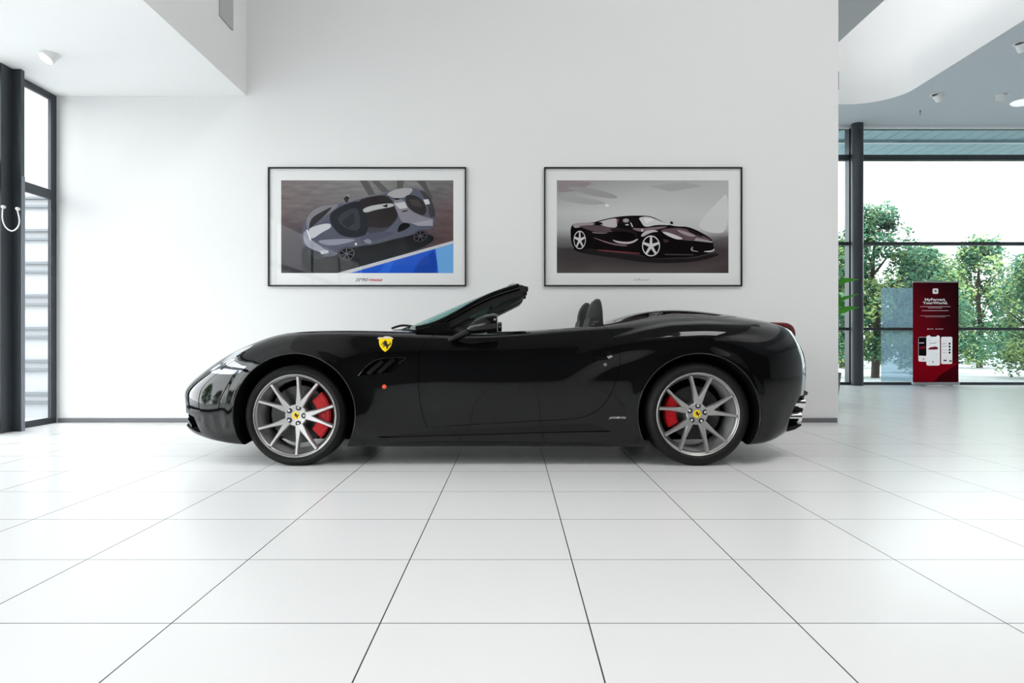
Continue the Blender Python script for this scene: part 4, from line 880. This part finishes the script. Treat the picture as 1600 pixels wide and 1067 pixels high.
P2 = [
 ([(148,162),(450,168),(330,215),(420,240),(260,235),(148,255)], (140,130,133)), ([(200,205),(360,205),(590,262),(610,300),(420,275),(300,240)], (148,146,147)),
 ([(148,270),(330,280),(560,330),(380,345),(148,300)], (158,157,158)), ([(840,200),(1100,170),(1250,200),(1000,240)], (158,158,158)),
 ([(1440,240),(1380,300),(1250,440),(1205,515),(1330,560),(1440,545)], (198,198,198)),
 ([(255,650),(460,690),(780,725),(860,752),(1000,748),(1200,745),(1340,700),(1390,720),(1200,775),(860,785),(560,740),(300,705)], (30,26,28)),
 ([(248,520),(262,490),(300,478),(420,475),(450,465),(520,445),(610,430),(700,422),(800,422),(860,428),(930,460),(1000,495),(1060,505),(1130,505),(1200,530),(1290,580),(1325,610),(1330,660),(1340,682),(1320,702),(1180,738),(1000,742),(900,747),(840,742),(760,712),(460,684),(380,672),(300,682),(262,650),(250,600)], (12,8,10)),
 ([(262,492),(300,479),(420,476),(440,490),(330,508),(280,520)], (150,140,142)),
 ([(300,500),(430,492),(560,510),(650,522),(560,548),(430,548),(340,515)], (84,70,74)),
 ([(450,470),(600,436),(596,470),(604,512),(540,512),(470,492)], (180,174,176)), ([(420,476),(480,472),(498,490),(440,490)], (14,10,12)),
 ([(540,515),(700,522),(760,560),(740,600),(660,560),(560,545)], (34,26,30)),
 ([(608,442),(690,428),(752,440),(776,490),(720,512),(650,492),(606,482)], (22,16,19)), ([(600,450),(614,444),(606,486),(596,480)], (120,70,78)),
 ([(755,440),(820,428),(870,440),(940,470),(1022,497),(900,490),(820,512),(790,490)], (196,194,195)),
 ([(800,445),(860,440),(880,458),(820,480)], (214,213,214)), ([(745,440),(760,436),(806,508),(790,510)], (18,14,16)),
 ([(700,515),(800,520),(900,505),(1000,505),(900,530),(820,540),(760,545)], (120,104,108)),
 ([(778,580),(792,556),(820,536),(880,529),(920,545),(860,548),(800,582)], (184,176,178)),
 ([(915,528),(1060,512),(1150,530),(1260,580),(1326,612),(1220,612),(1140,614),(1060,600),(960,560)], (92,74,78)),
 ([(930,540),(1000,552),(1112,598),(1058,606),(980,575)], (196,192,193)), ([(1040,525),(1130,545),(1210,580),(1150,582),(1090,560)], (150,140,142)),
 ([(1110,508),(1190,545),(1260,580),(1230,585),(1150,550)], (30,24,26)), ([(1200,590),(1325,618),(1320,628),(1180,612)], (150,144,146)),
 ([(945,600),(990,606),(992,622),(960,628)], (60,46,50)),
 ([(555,600),(610,618),(700,624),(756,596),(762,604),(704,640),(600,632)], (188,178,180)),
 ([(380,572),(560,634),(690,648),(664,656),(540,640)], (128,104,110)), ([(404,545),(470,552),(544,552),(500,560),(420,556)], (130,116,120)),
 ([(560,545),(640,540),(740,560),(735,600),(690,622),(620,612),(566,590)], (6,4,5)),
 ([(460,680),(772,706),(772,711),(460,685)], (150,62,68)),
 ([(1240,692),(1318,688),(1336,670),(1338,688),(1300,702)], (196,192,192)), ([(1150,688),(1168,656),(1176,660),(1166,684),(1215,692),(1214,698)], (150,146,147)),
 ([(1000,482),(1006,464),(1026,474),(1020,490)], (22,18,20)), ([(960,712),(1180,716),(1178,722),(960,720)], (70,66,68))]
for a, c in P2: p.poly(a, c, smooth=len(a) > 4)
p.ell(668, 460, 24, 15, (150,148,149)); p.ell(682, 500, 26, 16, (14,11,12)); p.ell(676, 492, 14, 5, (180,178,179)); p.ell(790, 534, 9, 11, (190,186,187)); p.poly([(700,475),(706,474),(722,508),(714,510)], (205,203,204))
p.ell(318, 607, 58, 84, (8,6,7)); p.ell(857, 652, 82, 94, (8,6,7))
p.rim(318, 607, 50, 76, 5, .10, (196,192,193)); p.rim(857, 652, 74, 86, 5, .10, (200,196,197))
p.ell(524, 347, 16, 9, (216,216,216))
p.done('print', e2, [M_PRINT, M_PRINTN], 'monochrome print of a dark open sports car')
text_obj('caption_lettering', 'La', .026, wpt(992.2, 438.2, YW-.0125), MG, e2, shear=.5, sx=1.5); text_obj('caption_lettering', 'F', .034, wpt(996.8, 438.4, YW-.0125), MR, e2, shear=.5, sx=1.1, label='red caption letter')
text_obj('caption_lettering', 'errari', .026, wpt(1005.6, 438.4, YW-.0125), MG, e2, shear=.5, sx=1.75)
# ------------------------------------------------------------------ roll-up banner
YBN = 13.35; YREF[0] = YBN
e3 = empty('roll_up_banner', (wpt(1461.5, 0, YBN).x, YBN, 0), 'tall dark red roll-up banner with white lettering standing before the far glass', 'banner')
p = Print(1410, 430, 5.93, YBN)
a, b = wpt(1410+97/5.93, 430+1000/5.93, YBN), wpt(1410+520/5.93, 430+62/5.93, YBN)
PK = 1.5
p.grid([97, 230, 380, 520], [65, 350, 700, 990], [
 [(66,8,16), (50,6,12), (36,5,10), (30,5,9)], [(98,6,20), (84,6,18), (52,6,14), (36,5,10)], [(112,4,20), (104,5,18), (70,5,14), (44,4,10)], [(116,2,16), (118,2,16), (110,2,14), (104,2,14)]])
p.poly([(97,760),(220,800),(510,815),(510,822),(340,930),(290,990),(97,990)], (122,2,18)); p.poly([(290,990),(350,925),(510,822),(520,990)], (62,1,12))
def rr(x0, y0, x1, y1, r, col):
    q = []
    for cx, cy, s in ((x1-r, y1-r, 0), (x0+r, y1-r, 1), (x0+r, y0+r, 2), (x1-r, y0+r, 3)):
        q += [(cx+r*math.cos(PI/2*(s+k/4)), cy+r*math.sin(PI/2*(s+k/4))) for k in range(5)]
    p.poly(q, col)
rr(280, 123, 332, 172, 10, (226,222,222))
for x0, y, x1, h in ((165,291,445,5), (238,303,368,4), (180,328,427,5), (165,376,440,2.5), (208,386,398,2.5), (244,498,288,5), (322,498,380,5)): p.poly([(x0,y-h/2),(x1,y-h/2),(x1,y+h/2),(x0,y+h/2)], (186,160,164))
p.ell(236, 498, 6, 6, (215,205,206)); p.poly([(308,504),(318,498),(308,492)], (215,205,206))
rr(148, 572, 232, 800, 14, (236,232,232)); p.poly([(150,576),(230,574),(230,748),(150,745)], (14,12,14)); p.poly([(152,668),(200,655),(220,660),(216,680),(154,684)], (110,20,32)); p.poly([(154,624),(200,622),(200,630),(154,631)], (200,198,198)); p.ell(196, 775, 6, 7, (150,40,50))
rr(358, 570, 462, 822, 14, (236,233,233))
for y in (634, 662, 690, 717): rr(428, y-9, 446, y+9, 4, (16,14,16)); p.poly([(366,y-2),(412,y-4),(412,y+1),(366,y+2)], (150,148,150))
p.poly([(378,782),(410,784),(408,797),(380,794)], (60,55,60)); p.poly([(430,790),(458,786),(458,800),(434,800)], (60,55,60))
rr(222, 558, 347, 836, 16, (242,240,241)); p.poly([(256,558),(320,558),(314,570),(262,569)], (14,12,14))
p.poly([(237,680),(258,668),(300,660),(326,664),(330,680),(322,688),(246,690)], (110,22,40)); p.poly([(250,627),(318,625),(318,631),(250,633)], (120,118,120)); p.poly([(232,602),(272,600),(272,604),(232,606)], (160,158,160))
p.poly([(298,738),(320,738),(320,743),(298,743)], (160,158,160)); p.ell(282, 802, 6, 8, (40,38,40))
PK = 1.12
pan = p.done('banner_panel', e3, M_PRINT)
boxo('banner_backing', (a.x, b.x, YBN+.0005, YBN+.0025, a.z, b.z), mat('banner_back_cloth', (.30, .02, .03), .8), e3)
M_BT = mat('banner_white_ink', (.95, .92, .92), .5)
def btext(s, zx, zy, h, **k): return text_obj('banner_lettering', s, h, wpt(1410+zx/5.93, 430+zy/5.93, YBN-.006), M_BT, e3, **k)
btext('MyFerrari,', 303, 236, .066, bold=.002, sx=1.42); btext('YourWorld.', 306, 267, .066, bold=.002, sx=1.42)
bm = BM(); w = wpt(1410+306/5.93, 430+148/5.93, YBN-.005); horse(bm, w, .055); obj('banner_emblem', bm, M_BLACK, e3)
al = mat('brushed_aluminium', (.55, .55, .56), .35, .9)
bm = BM(); box(bm, a.x-.012, b.x+.008, YBN-.045, YBN+.045, .022, a.z+.02); bmesh.ops.bevel(bm, geom=bm.edges[:], offset=.01, segments=3, affect='EDGES'); obj('banner_base', bm, al, e3, smooth=35)
boxo('top_rail', (a.x-.005, b.x+.005, YBN-.010, YBN+.012, b.z-.012, b.z+.012), al, e3, bevel=.004)
for x in (a.x+.16, b.x-.2): boxo('foot', (x-.025, x+.025, YBN-.13, YBN+.13, 0.001, .022), al, e3, bevel=.004)
bm = BM(); tube(bm, [((a.x+b.x)/2, YBN+.03, .05), ((a.x+b.x)/2, YBN+.025, b.z)], .008, 10); obj('support_pole', bm, al, e3, smooth=60)
# ------------------------------------------------------------------ potted plant behind the wall end
M_LEAF = mat('fresh_green_leaf', (.10, .38, .04), .35, spec=.4); M_STEM = mat('brown_stem', (.12, .09, .05), .8)
PX, PY_ = 4.16, 9.5
e4 = empty('potted_plant', (PX, PY_, 0), 'green broad-leaved plant whose leaves show past the free end of the picture wall', 'plant')
bm = BM(); lathe(bm, [(0, 0), (.15, 0), (.20, .42), (.185, .42), (.17, .38), (0, .38)], (PX, PY_, 0), 'Z', 32); obj('pot', bm, mat('anthracite_pot', (.04, .04, .045), .5), e4, smooth=40)
bm = BM(); tube(bm, [(PX, PY_, .38), (PX+.02, PY_, .9), (PX+.01, PY_, 1.4), (PX+.03, PY_, 1.75)], [.02, .018, .014, .008], 10); obj('stem', bm, M_STEM, e4, smooth=60)
def leaf(bm, base, tip, w, sag=.04):
    base, tip = Vector(base), Vector(tip); d = tip-base; s = Vector((0, -.55, .83)); s = (s-d.normalized()*s.dot(d.normalized())).normalized(); n = d.cross(s).normalized(); rows = []
    for k in range(9):
        t = k/8; c = base+d*t+Vector((0, 0, sag*math.sin(PI*t))); h = w*math.sin(PI*min(1, t*1.05+.02))**.8*(1-.3*t)*.5
        rows.append([bm.verts.new(c-s*h+n*h*.25), bm.verts.new(c), bm.verts.new(c+s*h+n*h*.25)])
    for A, B in zip(rows[:-1], rows[1:]):
        for i in (0, 1): bm.faces.new((A[i], A[i+1], B[i+1], B[i]))
for (z0, px, py, w, sg) in ((1.62, 1343, 437, .10, .03), (1.66, 1320, 482, .17, -.02), (1.35, 1343, 459, .07, .02), (1.22, 1344, 480, .12, .03), (1.7, 1300, 420, .1, .03)):
    bm = BM(); leaf(bm, (PX+.02, PY_, z0-.05), wpt(px, py, PY_-.05), w, sg); bmesh.ops.solidify(bm, geom=bm.faces[:], thickness=.002); obj('leaf', bm, M_LEAF, e4, smooth=60)
for (z0, dx, dy, dz) in ((1.55, -.4, .1, .1), (1.4, -.35, -.25, .0), (1.65, -.2, .3, .2), (1.74, .1, .1, .3)):
    bm = BM(); leaf(bm, (PX, PY_, z0), (PX+dx, PY_+dy, z0+dz), .12); bmesh.ops.solidify(bm, geom=bm.faces[:], thickness=.002); obj('leaf', bm, M_LEAF, e4, smooth=60)
# ------------------------------------------------------------------ outside
bm = BM(); box(bm, -60, 70, YG+.06, 80, -.25, -.13); box(bm, -60, XL-.14, -30, YG+.06, -.25, -.13); box(bm, XR+.2, 70, -30, YG+.06, -.25, -.13)
tag(obj('ground', bm, mat('pale_paving', (.60, .61, .60), .8, noise=(.6, .7))), kind='structure')
cm = mat('pale_blue_soffit', (.40, .55, .63), .5); bm = BM(); x = -1.0
while x < 22:
    box(bm, x, x+.28, YG+.12, 16.0, 4.985, 5.06); x += .30
box(bm, -1, 22, YG+.12, 16.0, 5.06, 5.2)
tag(struct('trim_7', bm, cm), 'pale blue slatted canopy outside the far glass')
bm = BM(); box(bm, -1, 22, 14.75, 14.85, 4.93, 4.985); tag(struct('trim_8', bm, mat('pale_strip', (.75, .8, .82), .5)), 'pale rail under the canopy')
e5 = empty('white_screen_wall', (-6.8, 9.0, 0), 'white screen with paired grey rails outside the left window', 'screen')
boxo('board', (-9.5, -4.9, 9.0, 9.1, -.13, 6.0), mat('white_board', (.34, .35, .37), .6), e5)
mr_ = mat('pale_grey_rail', (.13, .145, .16), .5)
z = .055
while z < 2.6:
    for dz in (0, .108): boxo('rail', (-9.5, -4.9, 8.95, 8.9995, z+dz, z+dz+.030), mr_, e5)
    z += .4092
M_L1 = mat('leaf_blue_green', (.09, .25, .14), .6, spec=.3); M_L2 = mat('leaf_light_green', (.30, .42, .14), .6, spec=.3); M_L3 = mat('leaf_dark_green', (.035, .11, .06), .7, spec=.2)
M_BARK = mat('grey_bark', (.10, .08, .06), .9, noise=(8, .5))
def tree(x, y, h, r, seed, label, group, n=9000, low=.0, size=.11):
    rnd = random.Random(seed); e = empty('tree', (x, y, -.13), label, 'tree', group)
    bm = BM(); tr = [(x, y, -.13), (x+.05, y, h*.3), (x-.05, y+.05, h*.6), (x, y, h*.85)]; tube(bm, tr, [.11, .09, .06, .02], 8)
    for k in range(7):
        a = rnd.uniform(0, 2*PI); z = h*rnd.uniform(.25, .7); tube(bm, [(x, y, z), (x+math.cos(a)*r*.5, y+math.sin(a)*r*.5, z+h*.12), (x+math.cos(a)*r*.85, y+math.sin(a)*r*.85, z+h*.2)], [.04, .025, .01], 5)
    obj('trunk', bm, M_BARK, e, smooth=60)
    blobs = []
    for k in range(90):
        t = rnd.random(); z = low+(h-low)*(.05+.93*t); rr_ = r*(math.sin(PI*min(1, .22+.76*t)))**.5
        a = rnd.uniform(0, 2*PI); q = rnd.random()**.5*rr_; blobs.append((x+q*math.cos(a), y+q*math.sin(a), z, rnd.uniform(.28, .55)*max(.8, r/1.6), rnd.choice((0, 0, 0, 1, 1, 2))))
    V, Fc, mi = [], [], []
    for k in range(n):
        bx_, by_, bz_, br_, bmi = rnd.choice(blobs)
        v = Vector((rnd.gauss(0, 1), rnd.gauss(0, 1), rnd.gauss(0, .8))).normalized()*br_*rnd.uniform(.55, 1.05)
        c = Vector((bx_, by_, bz_))+v
        if c.z < -.1: continue
        u = Vector((rnd.gauss(0, 1), rnd.gauss(0, 1), rnd.gauss(0, 1))).normalized(); w = u.orthogonal().normalized(); s = size*rnd.uniform(.6, 1.25)
        i = len(V); V += [c-u*s*.5, c+w*s*.28, c+u*s*.5, c-w*s*.28]; Fc.append((i, i+1, i+2, i+3)); mi.append(bmi if rnd.random() < .75 else rnd.choice((0, 1, 2)))
    me = bpy.data.meshes.new('foliage'); o0 = Vector((x, y, -.13)); me.from_pydata([tuple(q-o0) for q in V], [], Fc)
    for m in (M_L1, M_L2, M_L3): me.materials.append(m)
    me.polygons.foreach_set('material_index', mi); o = bpy.data.objects.new('foliage', me); COL.objects.link(o); o.parent = e
T = [(9.6, 18.9, 4.3, 1.3, .13, 'tallest leafy tree outside, just right of the dark column'), (12.5, 21.8, 3.65, 1.2, .12, 'leafy tree outside, directly behind the red banner'),
     (13.65, 18.6, 3.0, 1.1, .10, 'small leafy tree outside, nearest the glass at the right picture edge'), (17.0, 26.0, 4.45, 1.6, .15, 'leafy tree outside, right of the red banner and further back'),
     (12.0, 26.0, 4.6, 1.2, .12, 'leafy tree outside, seen left of the dark column'), (13.4, 31.5, 4.4, 1.7, .19, 'broad tree in the rear row outside, left one'),
     (18.4, 31.5, 4.3, 1.8, .19, 'broad tree in the rear row outside, middle one'), (23.3, 31.5, 4.6, 1.8, .19, 'broad tree in the rear row outside, right one')]
for k, (x, y, h, r, sz, lab) in enumerate(T): tree(x, y, h, r, 11+k, lab, 'trees outside the far glass', n=13000, size=sz)
for k, (x, y, h, r, lab) in enumerate(((-17, 2.5, 4.5, 2.2, 'tree outside the left glass, nearest the screen wall'), (-18, -3, 4.0, 2.0, 'tree outside the left glass, middle'), (-16, -8, 5, 2.4, 'tree outside the left glass, nearest the rear wall'))):
    tree(x, y, h, r, 40+k, lab, 'trees outside the left glass', n=5000, size=.25)
